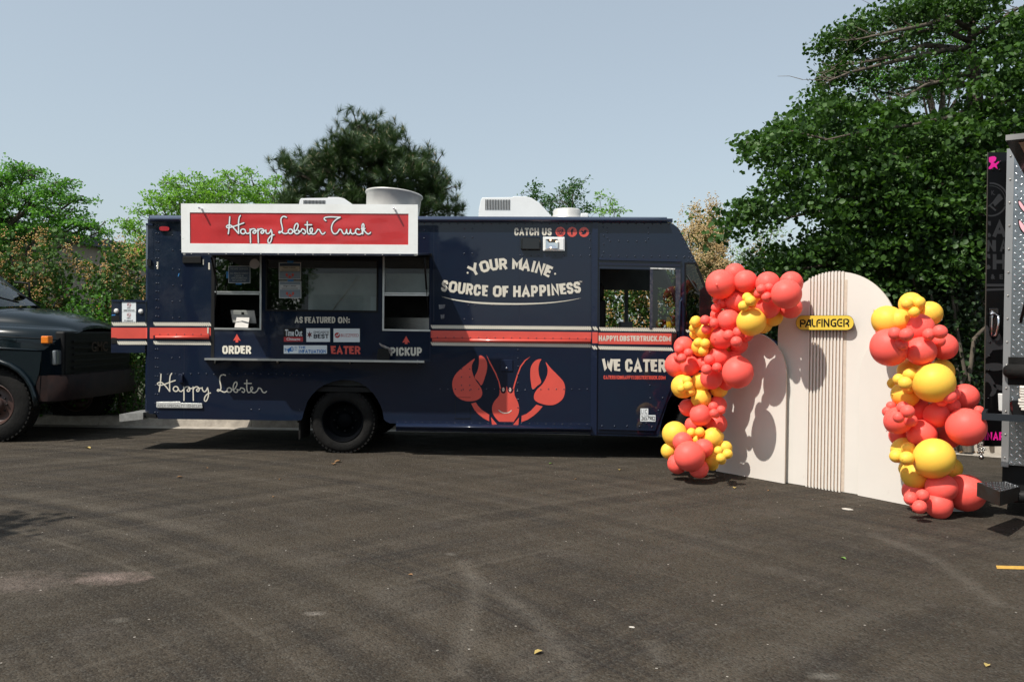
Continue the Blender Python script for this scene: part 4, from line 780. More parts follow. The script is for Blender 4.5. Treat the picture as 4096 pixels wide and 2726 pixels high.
# ---- roof equipment
def acunit(px0, px1, ytop, Y, ybase, name='roof_ac_unit'):
    a = P(px0,ybase,Y); b_ = P(px1,ybase,Y); zt = P((px0+px1)/2,ytop,Y).z; z0 = zr-.01
    o = Matrix.Translation(-TR.o); inv = (Matrix.Translation(TR.o) @ Matrix.Rotation(TR.a, 4, 'Z')).inverted()
    A = inv @ a; B = inv @ b_; L_ = B.x-A.x; h = zt-z0; y0_ = A.y; wdt = .72
    prof = [(0,0),(0,h*.42),(.01*L_,h*.45),(.0,h*.47),(.03*L_,h*.88),(.05*L_,h*.95),(.45*L_,h*.97),(.46*L_,h),(.62*L_,h),(.70*L_,h*.95),(.80*L_,h*.78),(.90*L_,h*.5),(.97*L_,h*.3),(1.0*L_,h*.12),(L_,0)]
    e = MB(); fn_ = lambda x, z, d: Vector((A.x+x, y0_-d, z0+z)); e.prism([prof], fn_, 0, -wdt); u = bevel(e.build(name, ACW, ft), .03, 3)
    s_ = MB()
    for k in range(16):
        x = L_*(.09+.021*k); s_.box((A.x+x,y0_-.006,z0+h*.52),(A.x+x+L_*.010,y0_+.01,z0+h*.88))
    for k in range(28):
        x = L_*(.07+.021*k); s_.box((A.x+x,y0_-.006,z0+h*.03),(A.x+x+L_*.011,y0_+.01,z0+h*.16))
    s_.build('louvre_slots', BLACKM, u, kind='stuff')
    r_ = MB(); r_.box((A.x-.005,y0_-.008,z0+h*.20),(A.x+L_*.97,y0_+.01,z0+h*.24)); bevel(r_.build('housing_seam', ACW, u), .003); return u
acunit(1190,1458,789,10.75,870); acunit(1914,2216,786,10.6,862)
inv = (Matrix.Translation(TR.o) @ Matrix.Rotation(TR.a, 4, 'Z')).inverted()
c_ = inv @ P(1577,780,11.0); r1 = 113/F*11.0
f_ = MB(); h_ = c_.z+.03-zr; f_.lathe([(0,-h_),(r1*.90,-h_),(r1*.93,-h_*.5),(r1*.965,-.02),(r1*1.005,-.012),(r1*1.015,.0),(r1*1.0,.012),(r1*.97,.008),(r1*.93,-.03),(r1*.90,-.2),(0,-.22)], (0,0,0), 'z', 48)
fo = f_.build('exhaust_fan_drum', GALV, ft); fo.location = c_; fo.rotation_euler = (math.radians(-3.5), math.radians(4.0), 0)
c_ = inv @ P(2268,850,10.9); MB().lathe([(0,.045),(.17,.04),(.19,.02),(.19,-.04),(.30,-.16)], c_, 'z', 36).build('roof_vent_cap', GALV, ft)
c_ = inv @ P(2338,858,10.6); bevel(MB().box(c_+Vector((-.05,-.04,-.06)), c_+Vector((.05,.04,.015))).build('roof_beacon', ACW, ft), .01)
# ---- things standing on the truck's shelf and sill
def onto(pxl, d): v = Matrix.Translation(TR.o) @ Matrix.Rotation(TR.a, 4, 'Z') @ T(*pxl, d); return v
nb = empty('napkin_box', onto((1535,1440),.12), TR.a, label='black box with crumpled cloth on the shelf below the word pickup', category='napkin box')
zsh = 0
bx_ = MB(); o_ = T(1535,1440,.12)
def rel(v, o_): return v-o_
bx_.prism([cat([(1510,1440),(1511,1405),(1516,1394),(1548,1394),(1555,1405),(1557,1440)], True, 2)], lambda x,y,d: T(x,y,d)-o_, .19, .05); bevel(bx_.build('box_body', BLACKM, nb), .008)
cr = MB()
for pts in ([(1518,1373),(1527,1381),(1542,1388),(1550,1392)], [(1548,1388),(1560,1395),(1562,1400),(1566,1404)], [(1545,1392),(1556,1402),(1562,1412)]):
    cr.tube([T(x,y,.12+random.uniform(-.02,.02))-o_ for x, y in pts], [.007,.014,.018,.012][:len(pts)], 7)
bevel(cr.build('crumpled_cloth', mat('grey_cloth', (.30,.27,.25), .9, var=.3, vscale=30), nb), .001)
ps = empty('payment_tablet', onto((950,1312),-.08), TR.a, label='silver payment tablet on its stand inside the order window', category='tablet'); o_ = T(950,1312,-.08)
g = lambda q, d: [T(x,y,d)-o_ for x, y in q]
e = MB(); e.hexa(g([(922,1240),(1018,1241),(1026,1293),(930,1290)],-.16), g([(922,1240),(1018,1241),(1026,1293),(930,1290)],-.175)); bevel(e.build('tablet_back', mat('silver_plastic', (.42,.40,.37), .35), ps), .006)
e = MB(); e.hexa([T(946,1268,-.14)-o_,T(999,1269,-.14)-o_,T(992,1311,-.03)-o_,T(938,1309,-.03)-o_], [T(946,1268,-.15)-o_,T(999,1269,-.15)-o_,T(992,1311,-.045)-o_,T(938,1309,-.045)-o_]); bevel(e.build('stand_plate', mat('silver_plastic'), ps), .004)
e = MB(); e.prism([[(965,1248),(976,1248),(977,1258),(966,1258)]], lambda x,y,d: T(x,y,d)-o_, -.158, None); e.build('square_logo', BLACKM, ps)
# ------------------------------------------------------------------ backdrop panels
def panel_frame(p, q): a = math.atan2(q[1]-p[1], q[0]-p[0]); return Frame((p[0], p[1], 0), a), math.hypot(q[0]-p[0], q[1]-p[1])
def arch_panel(fr, w, zc, label, th=.018, x0=0):
    r = w/2; pts = [(x0,0.005),(x0+w,0.005)]+[(x0+r+r*math.cos(a), zc+r*math.sin(a)) for a in np.linspace(0, math.pi, 41)]
    e = MB(); e.prism([pts], lambda x,z,d: Vector((x,-d,z)), 0, -th, 0, 1)
    o = empty('arch_panel', fr.o, fr.a, label=label, category='backdrop panel'); e.build('board', [PANELW, MDF if False else mat('panel_edge', (.62,.52,.42), .7)], o)
    # rear prop
    p = MB(); p.box((x0+r-.02,th,.0),(x0+r+.02,th+.03,zc)); p.add([(x0+r,th+.03,zc*.9),(x0+r+.03,th+.03,zc*.9),(x0+r+.03,th+.45,0.01),(x0+r,th+.45,.01)], [(0,1,2,3)]); p.build('prop', MDF, o); return o
f1, w1_ = panel_frame((2.341,9.066),(2.878,8.344)); arch_panel(f1, .90, 1.139, 'small cream arched panel at the left, balloons along its edge')
f2, w2_ = panel_frame((2.835,8.497),(3.657,7.55)); big = arch_panel(f2, 1.254, 1.577, 'tallest cream arched panel with vertical slats and yellow sign')
f3, w3_ = panel_frame((3.399,7.774),(3.80,7.144)); arch_panel(f3, .75, 1.20, 'plain low cream arched panel beside the right balloon column')
sl_ = MB(); fr = f2; sx0 = fr(3235.5,1300,.0).x; sx1 = fr(3368,1300,.0).x; n = 11; step = (sx1-sx0)/(n-1)*1.0
for k in range(n):
    xa = sx0+step*k; wv = .0185; xc = xa+wv/2; zt = 1.577+math.sqrt(max(0, .627**2-(xc-.627)**2))+.006
    e = MB(); e.add([(xa,-.019,.0),(xa+wv,-.019,.0),(xa+wv,-.019,zt),(xa,-.019,zt)], [(0,1,2,3)], 0); e.add([(xa,-.019,0),(xa,0,0),(xa,0,zt),(xa,-.019,zt),(xa+wv,-.019,0),(xa+wv,0,0),(xa+wv,0,zt),(xa+wv,-.019,zt)], [(0,3,2,1),(4,5,6,7),(3,7,6,2),(0,1,5,4)], 1)
    e.build('slat', [PANELW, mat('slat_side', (.55,.45,.36), .8)], big, fix=False)
bb = MB(); bb.box((sx0-.01,-.0022,.01),(sx1+.05,-.0005,2.12)); bb.build('slat_backing', mat('slat_backing_mdf', (.56,.46,.37), .8, var=.1, vscale=20), big)
# slatted zone backing follows the curve at its top corners: trimmed by slats
k5 = K(3100,1060,4.363); (ax, ay), (bx2, by) = k5([(362,875),(1378,1133)])
sg = empty('pill_sign', f2.o, f2.a, label='yellow pill shaped company sign mounted across the vertical slats', category='sign')
def pill(ins, n=14):
    x0_, x1_, y0_, y1_ = ax+ins, bx2-ins, ay+ins, by-ins; r = (y1_-y0_)/2; out = []
    for a in np.linspace(-math.pi/2, math.pi/2, n): out.append((x1_-r*.95+r*.95*math.cos(a), (y0_+y1_)/2-2*0+r*math.sin(a)))
    for a in np.linspace(math.pi/2, 3*math.pi/2, n): out.append((x0_+r*.95+r*.95*math.cos(a), (y0_+y1_)/2+r*math.sin(a)))
    return out
e = MB(); e.prism([pill(0)], f2, .075, .028); e.build('sign_body', BLACKM, sg)
e = MB(); e.prism([pill(1.3)], f2, .0765, None); e.build('sign_face', YEL, sg)
e = MB()
for s_ in ([(447,1080),(447,958),(498,958),(524,975),(524,1005),(498,1022),(472,1022),(472,1000)], [(532,1080),(592,950),(606,950),(622,1078)], [(560,1040),(600,1040)], [(649,935),(652,1040),(672,1066),(706,1066)], [(733,1078),(733,985),(755,955),(797,952)], [(755,1004),(793,1004)], [(820,935),(820,1077)], [(861,1078),(861,935)], [(861,942),(936,1070)], [(937,1078),(937,935)],
 [(1068,948),(1010,948),(982,975),(982,1040),(1010,1063),(1056,1063),(1056,1008),(1022,1008)], [(1174,945),(1120,945),(1094,975),(1094,1037),(1120,1062),(1174,1062)], [(1128,1003),(1174,1003)], [(1203,1076),(1203,944),(1258,944),(1284,962),(1284,988),(1258,1006),(1236,1006),(1280,1036),(1284,1076)]):
    stroke(e, k5(s_), 5.6, f2, .078, smooth=False)
e.build('sign_lettering', BLACKM, sg, fix=False, label='black capitals reading palfinger')
# ------------------------------------------------------------------ balloons
RED = mat('coral_balloon', (.98,.125,.10), .5, spec=.25, sss=.25); YELB = mat('yellow_balloon', (.97,.575,.075), .5, spec=.25, sss=.2)
def balloon_mesh(m_, name):
    pr = []; 
    for k in range(1, 20):
        a = math.pi*k/20; r = math.sin(a); z = math.cos(a); 
        if z < 0: r *= 1-.06*z*z; z *= 1.07
        pr.append((r, z))
    b = MB(); b.lathe(pr, (0,0,0), 'z', 28); n_ = len(b.v)
    b.add([(0,0,1.0)]+[b.v[k] for k in range(28)], [(0,k+1,(k+1)%28+1) for k in range(28)], 0, True)
    b.lathe([(pr[-1][0],pr[-1][1]),(.05,-1.075),(.022,-1.09),(.03,-1.12),(.055,-1.15),(.0,-1.14)], (0,0,0), 'z', 28)
    o = b.build(name, m_); me = o.data; COL.objects.unlink(o); bpy.data.objects.remove(o); return me
BM = {'R': balloon_mesh(RED, 'balloon_red'), 'Y': balloon_mesh(YELB, 'balloon_yellow')}
def garland(rows, depth, label, loc):
    g = empty('balloon_garland', loc, label=label, category='balloon garland')
    pts = []
    for (x0_, y0_, s_), lst in rows:
        for it in lst:
            c, x, y, r, lay = it[:5]; px, py = x0_+x/s_, y0_+y/s_; rp = r/s_; Y = depth(px, py)-lay
            rm = rp*Y/F; p = P(px, py, Y); p.z = max(p.z, rm*.97)
            b = bpy.data.objects.new('balloon', BM[c]); COL.objects.link(b); b.parent = g; b.location = p-g.location
            toc = Vector((random.gauss(0,.6), random.gauss(0,1)-.35, random.gauss(0,.7)))
            b.rotation_euler = toc.to_track_quat('Z', 'Y').to_euler(); k = random.uniform(.98, 1.03); b.scale = (rm*k, rm*random.uniform(.985,1.01), rm*random.uniform(.97,1.02)); pts.append(p)
    return g
L1 = [('R',828,330,200,.25),('R',1020,190,148,0),('R',1165,290,155,.15),('R',1470,320,165,.1),('R',1790,310,155,0),('R',1723,462,203,.3),('R',1480,640,155,.12),('R',1780,640,155,-.03),('Y',1545,770,130,-.08),('Y',1400,870,128,-.1),('Y',1243,838,195,.25),('Y',1310,520,130,0),
('Y',1190,508,68,.33),('Y',1230,555,74,.4),('Y',1140,625,72,.4),('R',1385,398,70,.35),('R',1485,375,62,.3),('R',1345,460,65,.25),('R',1455,500,70,.33),('R',1040,560,148,.1),('R',785,540,62,.1),('R',860,590,75,.12),('R',765,650,65,.2),('R',935,820,152,.2),('R',780,745,95,.05),('R',1050,700,90,.0),
('Y',490,835,78,.25),('Y',450,850,48,.18),('Y',455,930,58,.2),('Y',600,950,125,.15),('Y',475,1010,72,.1),('R',615,818,68,.35),('R',632,945,68,.3),('R',738,862,73,.3),('R',690,810,42,.2),('R',840,1060,160,.18),('R',935,1025,76,.35),('R',1065,985,70,.3),('R',1042,1113,77,.42),('R',1170,1000,112,0),('R',1070,1150,125,-.02),
('R',325,1175,138,.1),('Y',560,1185,130,.12),('Y',700,1180,90,.02),('Y',525,1125,68,.3),('Y',618,1138,68,.32),('Y',590,1240,70,.3),('Y',920,1200,62,0),('R',262,1215,68,.3),('R',388,1262,62,.32),('R',298,1338,66,.4),('R',235,1320,52,.25),('R',236,1430,170,.12),('R',410,1440,140,.16),('R',800,1325,145,.15),('R',1000,1330,110,0),('R',590,1410,100,.1),
('R',675,1358,75,.36),('R',612,1415,58,.25),('R',635,1490,72,.42),('R',778,1463,66,.35),('R',1060,1532,212,.27)]
L1 += [('R',x,y,105,-.08) for x, y in ((880,380),(1080,380),(1240,620),(1420,480),(1620,480),(980,690),(900,900),(1000,960),(780,1000),(640,1120),(480,1330),(700,1480),(880,1250),(900,1450))]
L2 = [('R',645,165,140,.2),('R',820,215,100,0),('Y',290,265,152,.2),('Y',520,210,128,.1),('Y',515,410,126,.12),('Y',740,300,108,-.02),('Y',340,190,58,.32),('Y',355,262,63,.42),('Y',275,290,60,.38),('Y',382,330,60,.25),('R',355,530,112,.05),('R',510,625,137,.25),('R',725,500,112,0),('R',712,730,130,-.02),('R',420,745,110,.05),
('R',668,518,60,.25),('R',765,562,58,.22),('R',678,603,58,.33),('R',705,620,46,.2),('Y',185,860,158,.25),('Y',110,1075,100,.15),('Y',660,910,128,.15),('Y',745,890,58,-.02),('Y',395,845,60,.25),('Y',500,835,61,.3),('Y',460,930,55,.2),('R',285,960,126,.3),('R',550,1040,120,.3),('R',372,1140,192,.45),('R',215,1240,122,.3),('R',485,1295,124,.28),('Y',640,1180,112,.1),('Y',650,1240,82,.04),
('Y',820,1030,85,.05),('Y',735,1070,57,.25),('Y',848,1110,63,.3),('Y',765,1165,62,.36),('Y',772,1185,60,.22)]
L2 += [('R',x,y,95,-.06) for x, y in ((560,330),(560,520),(600,690))]+[('Y',x,y,90,-.05) for x, y in ((480,870),(600,980),(690,1090))]
def dl(px, py):
    t = max(0, min(1, (px-2700)/500)); base = 8.98-.95*t
    if py > 1700: base -= .22*(py-1700)/200
    return base
garland([((2640,1040,3.408), L1), ((2640,1460,3.136), L2)], dl, 'coral and yellow balloon garland arching over the small cream panel, left one', P(2760,1880,8.7)*Vector((1,1,0)) if False else Vector((1.95,8.7,0)))
R1 = [('Y',640,235,145,.05),('Y',350,450,192,.05),('Y',490,440,142,.12),('Y',875,355,153,.02),('Y',590,235,73,.3),('Y',740,218,78,.3),('Y',675,340,70,.32),('R',757,545,175,.2),('R',375,782,237,.2),('R',765,828,180,.3),('R',1055,770,163,.1),('R',440,607,80,.4),('R',585,620,86,.46),('R',525,740,80,.36),('R',865,615,77,.42),('R',1002,585,87,.46),('R',995,700,74,.3),
('Y',640,1085,165,.05),('Y',1010,1085,163,0),('Y',928,1222,248,.36),('Y',570,1370,165,.1),('Y',630,1120,82,.3),('Y',485,1180,72,.32),('Y',565,1228,84,.42),('Y',415,1232,72,-.08),('Y',612,1285,72,.22),('R',1320,1400,163,.1),('R',1120,1395,85,.44),('R',1190,1365,72,.32),('R',1025,1445,76,.36),('R',740,1500,120,.02)]
R2 = [('R',1160,65,92,.25),('R',390,72,60,.1),('R',350,142,68,.1),('R',545,92,78,.3),('R',480,250,170,.2),('R',600,140,84,.45),('R',485,215,70,.42),('R',635,255,80,.32),('R',745,130,140,.05),('R',960,185,160,.22),('R',1330,335,240,.42),('R',775,420,178,.2),('R',500,440,133,-.04),('R',1110,440,160,0),('R',1490,140,72,-.1),
('Y',560,630,165,.1),('Y',930,725,247,.42),('Y',455,700,83,.32),('Y',612,612,86,.26),('Y',587,727,88,.42),('Y',620,795,70,.2),('Y',700,930,178,.2),('Y',1150,850,130,0),('Y',600,860,110,0),('R',1015,1100,187,.26),('R',1325,1160,233,.16),('R',690,1140,152,.05),('R',985,1325,170,.28),('R',635,1232,82,.38),('R',785,1195,80,.36),('R',750,1335,87,.48),('R',730,1300,100,.1)]
def dr(px, py): return 7.30+.0000*px-.00012*(px-3500)-(0.12 if py > 1900 else 0)
garland([((3440,1140,3.136), R1), ((3440,1600,3.136), R2)], dr, 'coral and yellow balloon column standing beside the silver trailer, right one', Vector((3.75,7.0,0)))
ss = empty('balloon_stand', (3.86,7.25,0), label='metal stand with white base plate under the right balloon column', category='stand')
e = MB(); e.tube([(0,0,.01),(0,0,1.80)], .012); e.build('pole', ALUD, ss); MB().box((-.16,-.14,.004),(.20,.14,.014)).build('base_plate', WHITEP, ss)
# ------------------------------------------------------------------ dark flatbed style truck at the left
GR = mat('green_black_paint', (.0036,.0085,.0115), .25, spec=.2, coat=.4, bump=.04, bscale=4, detail=2); RUST = mat('rusty_bumper', (.022,.010,.008), .6, spec=.2, col2=(.010,.006,.006), vscale=6)
gt = empty('parked_truck', (-7.5, 11.8, 0), label='dark green bonneted truck parked behind the food truck, cut by the left frame edge', category='truck')
o_ = Vector((-7.5, 11.8, 0))
def rel2(x, y, z): return Vector((x, y, z))-o_
st = [(-8.6,1.80,1.56),(-7.9,1.82,1.56),(-7.35,1.85,1.56),(-7.0,1.85,1.55),(-6.7,1.80,1.535),(-6.45,1.74,1.52),(-6.25,1.68,1.51),(-6.14,1.62,1.49),(-6.10,1.55,1.45)]
e = MB(); rings = []
for x, zt, zs in st:
    t = (x+8.6)/2.5; nar = .0 if x < -6.9 else .30*((x+6.9)/.8)**2
    ya, yb = 10.62+nar, 12.98-nar; h = [(ya+.0,zs-.30),(ya+.005,zs-.12),(ya+.05,zs-.02),(ya+.16,zs+.03),(ya+.30,zs+.02),(ya+.36,zs+(zt-zs)*.55),(ya+.6,zs+(zt-zs)*.86),(11.8,zt),(yb-.6,zs+(zt-zs)*.86),(yb-.36,zs+(zt-zs)*.55),(yb-.30,zs+.02),(yb-.16,zs+.03),(yb-.05,zs-.02),(yb-.005,zs-.12),(yb,zs-.30)]
    rings.append([rel2(x, *q) for q in h])
vs = [v for r in rings for v in r]; m_ = len(rings[0]); e.add(vs, [(i*m_+k, i*m_+k+1, (i+1)*m_+k+1, (i+1)*m_+k) for i in range(len(rings)-1) for k in range(m_-1)], 0, True)
bo = e.build('bonnet', GR, gt); ssf = bo.modifiers.new('s', 'SUBSURF'); ssf.levels = 2; ssf.render_levels = 2
e = MB(); e.tube([r[1]+Vector((.0,-.012,.0)) for r in rings[:-1]], .006, 5); e.build('bonnet_seam', BLACKM, gt)
e = MB(); e.tube([r[0]+Vector((.0,-.010,.02)) for r in rings[:-2]], .018, 6); e.build('side_crease', GR, gt)
# near fender side with the wheel arch
fn_ = lambda x, z, d: Vector((x, 10.62-d, z))-o_
wx, wz = P(-32,1622,10.65).x, .5
ar = [(wx+.62*math.cos(a), wz+.60*math.sin(a)) for a in np.linspace(0, math.pi, 15)]
for yy, dd in ((0, 1),):
    e = MB(); e.prism([[(-8.6,1.28),(-8.6,.55)]+[(wx-.62,.55)]+ar[::-1][1:-1]+[(wx+.62,.62),(-6.40,.62),(-6.30,.95),(-6.27,1.22)]], fn_, .004, -.03); e.build('fender', GR, gt)
    e = MB(); e.tube([fn_(x, z, .02) for x, z in ar], .035, 8); e.build('arch_lip', GR, gt)
e = MB(); e.prism([[(-8.6,1.28),(-8.6,.55),(-6.3,.6),(-6.27,1.22)]], lambda x,z,d: Vector((x, 12.98+d, z))-o_, .004, -.03); e.build('far_fender', GR, gt)
# nose: grille, corner, lamps
e = MB(); e.box(rel2(-6.24,10.86,.62), rel2(-6.10,12.74,1.50)); bevel(e.build('nose', BLACKM, gt), .03)
e = MB(); e.add([rel2(-6.27,10.62,1.22),rel2(-6.13,10.92,1.46),rel2(-6.10,10.92,.62),rel2(-6.30,10.62,.62),rel2(-6.3,10.62,1.24)], [(0,1,2,3)]); e.build('nose_corner', GR, gt)
e = MB()
for k in range(7): e.box(rel2(-6.10,11.05,.80+.09*k), rel2(-6.075,12.55,.83+.09*k))
e.build('grille_bars', BLACKM, gt)
e = MB(); v_, f_2 = glyphs('GMC', .02); xs = [q[0] for q in v_]; ys = [q[1] for q in v_]
e.add([rel2(-6.07, 11.50+.46*(q[0]-min(xs))/(max(xs)-min(xs)), 1.20+.15*(q[1]-min(ys))/(max(ys)-min(ys))) for q in v_], f_2); e.build('grille_badge', mat('dull_red_badge', (.035,.010,.010), .35, metal=.5), gt, fix=False)
for yy in (10.80, 12.62):
    e = MB(); a_ = rel2(-6.205,yy-.07,1.04); e.box(a_, a_+Vector((.06,.22,.20))); h_ = bevel(e.build('headlight', mat('lamp_glass', (.30,.33,.35), .12, metal=.6), gt), .02)
e = MB(); c_ = P(185,1358,10.56)-o_; e.box(c_+Vector((-.05,-.04,-.05)), c_+Vector((.05,.07,.05))); bevel(e.build('amber_marker', mat('amber_lens', (.75,.20,.01), .25, coat=.5, sss=.3), gt), .012, 2)
e = MB(); e.box(c_+Vector((-.07,-.03,-.065)), c_+Vector((.07,.08,-.051))); e.build('marker_base', BLACKM, gt)
# bumper with swept corners
bp = [(-6.34,10.62),(-6.2,10.64),(-6.04,10.85),(-5.98,11.3),(-5.97,11.8),(-5.98,12.3),(-6.04,12.75),(-6.2,12.96)]; e = MB()
for i in range(len(bp)-1):
    a, b_ = bp[i], bp[i+1]; e.add([rel2(a[0],a[1],.56),rel2(b_[0],b_[1],.56),rel2(b_[0],b_[1],.90),rel2(a[0],a[1],.905)], [(0,1,2,3)], 0, i > 0)
    e.add([rel2(a[0],a[1],.905),rel2(b_[0],b_[1],.90),rel2(b_[0]-.1,b_[1]*.98+.236,.905),rel2(a[0]-.1,a[1]*.98+.236,.905)], [(0,1,2,3)])
e.build('front_bumper', RUST, gt)
# wheel, well, underside
wheel(Vector((wx, 10.66, .5))-o_, .5, .285, .28, 'wheel', gt, .10, mat('rusty_rim', (.045,.02,.015), .5), 10)
wheel(Vector((wx, 12.7, .5))-o_, .5, .285, .28, 'wheel', gt, .10, mat('rusty_rim'), 10)
e = MB(); e.box(rel2(-9.5,10.9,.5), rel2(-6.4,12.7,1.2)); e.build('chassis', BLACKM, gt)
# cab: windscreen, pillars, roof
WB = [rel2(-7.5,10.9,1.80),rel2(-7.05,11.8,1.87),rel2(-7.5,12.7,1.80)]; WT = [rel2(-8.35,11.0,2.48),rel2(-8.1,11.8,2.56),rel2(-8.35,12.6,2.48)]
e = MB(); e.add(WB+WT, [(0,1,4,3),(1,2,5,4)], 0, True); e.build('windscreen', glassmat('truck_glass', (.3,.45,.48), refl=1, alpha=.5), gt)
e = MB(); e.tube([WB[0],WT[0]], .04); e.tube([WB[2],WT[2]], .04); e.tube([WT[0],WT[1],WT[2]], .05); e.build('windscreen_pillars', GR, gt)
e = MB(); e.prism([[(-9.4,.6),(-7.6,.6),(-7.55,1.3),(-7.5,1.82),(-9.4,1.82)]], lambda x,z,d: Vector((x,10.66-d,z))-o_, .0, -.04); e.prism([[(-9.4,.6),(-7.6,.6),(-7.5,1.82),(-9.4,1.82)]], lambda x,z,d: Vector((x,12.94+d,z))-o_, .0, -.04); e.box(rel2(-9.4,10.9,2.5), rel2(-8.25,12.7,2.62)); e.build('cab_body', GR, gt)
e = MB(); e.box(rel2(-8.2,10.95,1.3), rel2(-7.5,12.65,1.76)); e.build('dashboard', BLACKM, gt)
e = MB(); e.tube([rel2(-7.12,11.5,1.90),rel2(-7.35,11.3,1.98),rel2(-7.55,11.2,2.02)], .012); e.tube([rel2(-7.1,12.0,1.90),rel2(-7.3,11.75,2.04)], .012); e.build('wiper', BLACKM, gt)
ma, mb_, mc = P(58,1128,12.6)-o_, P(116,1133,12.6)-o_, P(120,1205,12.6)-o_; e = MB(); e.tube([ma, mb_, mc], .018); e.build('mirror_bracket', BLACKM, gt)
# ------------------------------------------------------------------ silver trailer at the right
tl = empty('silver_trailer', (4.35, 6.9, 0), label='silver diamond plate food trailer with black door, cut by the right frame edge', category='trailer'); o_t = Vector((4.35,6.9,0))
TF = Frame((P(4018,1352,6.9).x, 6.9, 0), math.radians(-33))
def tp(loops, mt, name, d0, d1, fr=TF, parent=tl, **kw):
    e = MB(); e.prism(loops, lambda x,y,d: fr.o+fr.ex*fr(x,y,d).x+fr.ey*fr(x,y,d).y+Vector((0,0,fr(x,y,d).z))-o_t, d0, d1); return e.build(name, mt, parent, **kw)
TW = lambda x, y, d=0: (lambda v: TF.o+TF.ex*v.x+TF.ey*v.y+Vector((0,0,v.z))-o_t)(TF(x, y, d))
DP = mat('diamond_plate', (.33,.345,.36), .27, metal=.95, var=.18, vscale=6); TRIM = mat('trailer_trim', (.33,.33,.33), .4, metal=.6)
zb_, zt_ = TF(4020,1856).z, TF(4030,600).z; LX = 2.4
wall = lambda x, z, d: TF.o+TF.ex*x-TF.ey*d+Vector((0,0,z))-o_t
e = MB(); e.prism([[(-.0,zb_),(LX,zb_),(LX,zt_),(0,zt_)]], wall, 0, -1.9); e.build('body', DP, tl)
e = MB(); e.prism([[(-.008,zb_-.02),(.046,zb_-.02),(.046,zt_+.01),(-.008,zt_+.01)]], wall, .008, -.05); e.build('corner_trim', TRIM, tl)
# raised treads
tv = [(-.5,0,0),(0,.16,.0),(.5,0,0),(0,-.16,0),(-.28,0,1),(.28,0,1)]; tf = [(0,1,4),(1,5,4),(1,2,5),(2,3,5),(3,4,5),(3,0,4)]
pos, R_ = [], []; xx = .07; col_ = 0
while xx < 2.35:
    z = zb_+.02+(.0 if col_ % 2 == 0 else .031)
    while z < zt_-.02:
        pos.append(tuple(wall(xx, z, .0005))); a = math.radians(-50 if col_ % 2 == 0 else 50); ux = (TF.ex*math.cos(a)+Vector((0,0,1))*math.sin(a)); nz = -TF.ey; uy = nz.cross(ux); R_.append([[ux[i],uy[i],nz[i]] for i in range(3)]); z += .062
    xx += .031; col_ += 1
scat('raised_treads', tv, tf, np.array(pos), np.array(R_), np.array([[.036,.036,.004]]*len(pos)), mat('tread_metal', (.66,.67,.68), .2, metal=.95), tl, kind='stuff')
e = MB()
for k in range(14): z = zb_+.06+k*.20; e.lathe([(0,-.008),(.007,-.006),(.009,0)], wall(.02,z,.009), 'y', 8)
e.build('trim_screws', ALUD, tl, kind='stuff')
# rubber bumper roll, tray with napkins, bar
zz = TF(4060,1483).z; e = MB(); e.tube([wall(.0,zz,.03),wall(.03,zz,.035),wall(1.5,zz,.035)], [.035,.06,.06], 14); e.build('bumper_roll', RUBBER, tl); e = MB(); e.prism([[(.03,zz-.12),(1.5,zz-.12),(1.5,zz+.12),(.03,zz+.12)]], wall, .014, .005); e.build('roll_backing', RUBBER, tl)
zt2 = TF(4060,1650).z; e = MB(); e.prism([[(.06,zt2),(.9,zt2),(.9,zt2+.13),(.05,zt2+.13)]], wall, .30, .02); bevel(e.build('black_tray', BLACKG, tl), .03, 3)
tn = empty('napkin_stack', wall(.26,zt2+.05,.22)+o_t, TF.a, label='stack of folded off white napkins in the black tray at the right edge', category='napkins')
for k in range(9):
    e = MB(); e.box((-.14+random.uniform(-.01,.01),-.12,.0+.022*k),(.5+random.uniform(-.02,.02),.05,.019+.022*k), 0, Matrix.Rotation(random.uniform(-.05,.05), 4, 'Z')); bevel(e.build('napkin', mat('napkin_paper', (.66,.60,.53), .9, var=.06, vscale=10), tn), .006)
a, b_ = TW(3926,1650,.35), TW(4096,1686,.35)
e = MB(); za = TF(4018,1668,.33).z; xb_ = TF(3926,1665,.34).x; e.prism([[(xb_,za-.03),(1.3,za-.03),(1.3,za+.025),(xb_,za+.025)]], wall, .34, .31); e.prism([[(xb_,za-.01),(xb_+.03,za-.01),(xb_+.03,za+.03),(xb_,za+.03)]], wall, .31, -.1); e.build('counter_bar', mat('bluish_steel', (.03,.035,.042), .4, metal=.5), tl)
# hatch at the top right corner, propped open
dh = .75; o1 = TF(4022,562,dh); hl = TF(4128,758,0)
q0 = [wall(o1.x,o1.z,dh),wall(o1.x+1.7,o1.z,dh),wall(hl.x+1.45,hl.z,.0),wall(hl.x,hl.z,.0)]; nh = (q0[1]-q0[0]).cross(q0[3]-q0[0]).normalized(); nh = nh if nh.z > 0 else -nh
e = MB(); e.hexa(q0, [v+nh*.05 for v in q0]); hat = e.build('raised_hatch', BLACKG, tl)
cq = sum(q0, Vector())/4; e = MB(); e.add([cq+(v-cq)*.9-nh*.004 for v in q0], [(0,1,2,3)]); e.build('hatch_lining', mat('tan_lining', (.34,.27,.21), .7), hat)
e = MB(); e.tube([TW(4190,850,.30), TW(4082,1290,.02)], .012); e.build('hatch_strut', BLACKM, tl)
PK = mat('pink_vinyl', (.85,.45,.50), .45)
e = MB(); fw = lambda x,y,d: TW(x,y,d)
e.prism([cat([(4072,800),(4081,803),(4092,815),(4105,835),(4110,860),(4098,852),(4085,838),(4074,820)], True, 3)], fw, .006, None, 1); e.prism([cat([(4075,805),(4082,807),(4092,820),(4104,838),(4106,852),(4096,845),(4085,832),(4077,818)], True, 3)], fw, .008, None, 0)
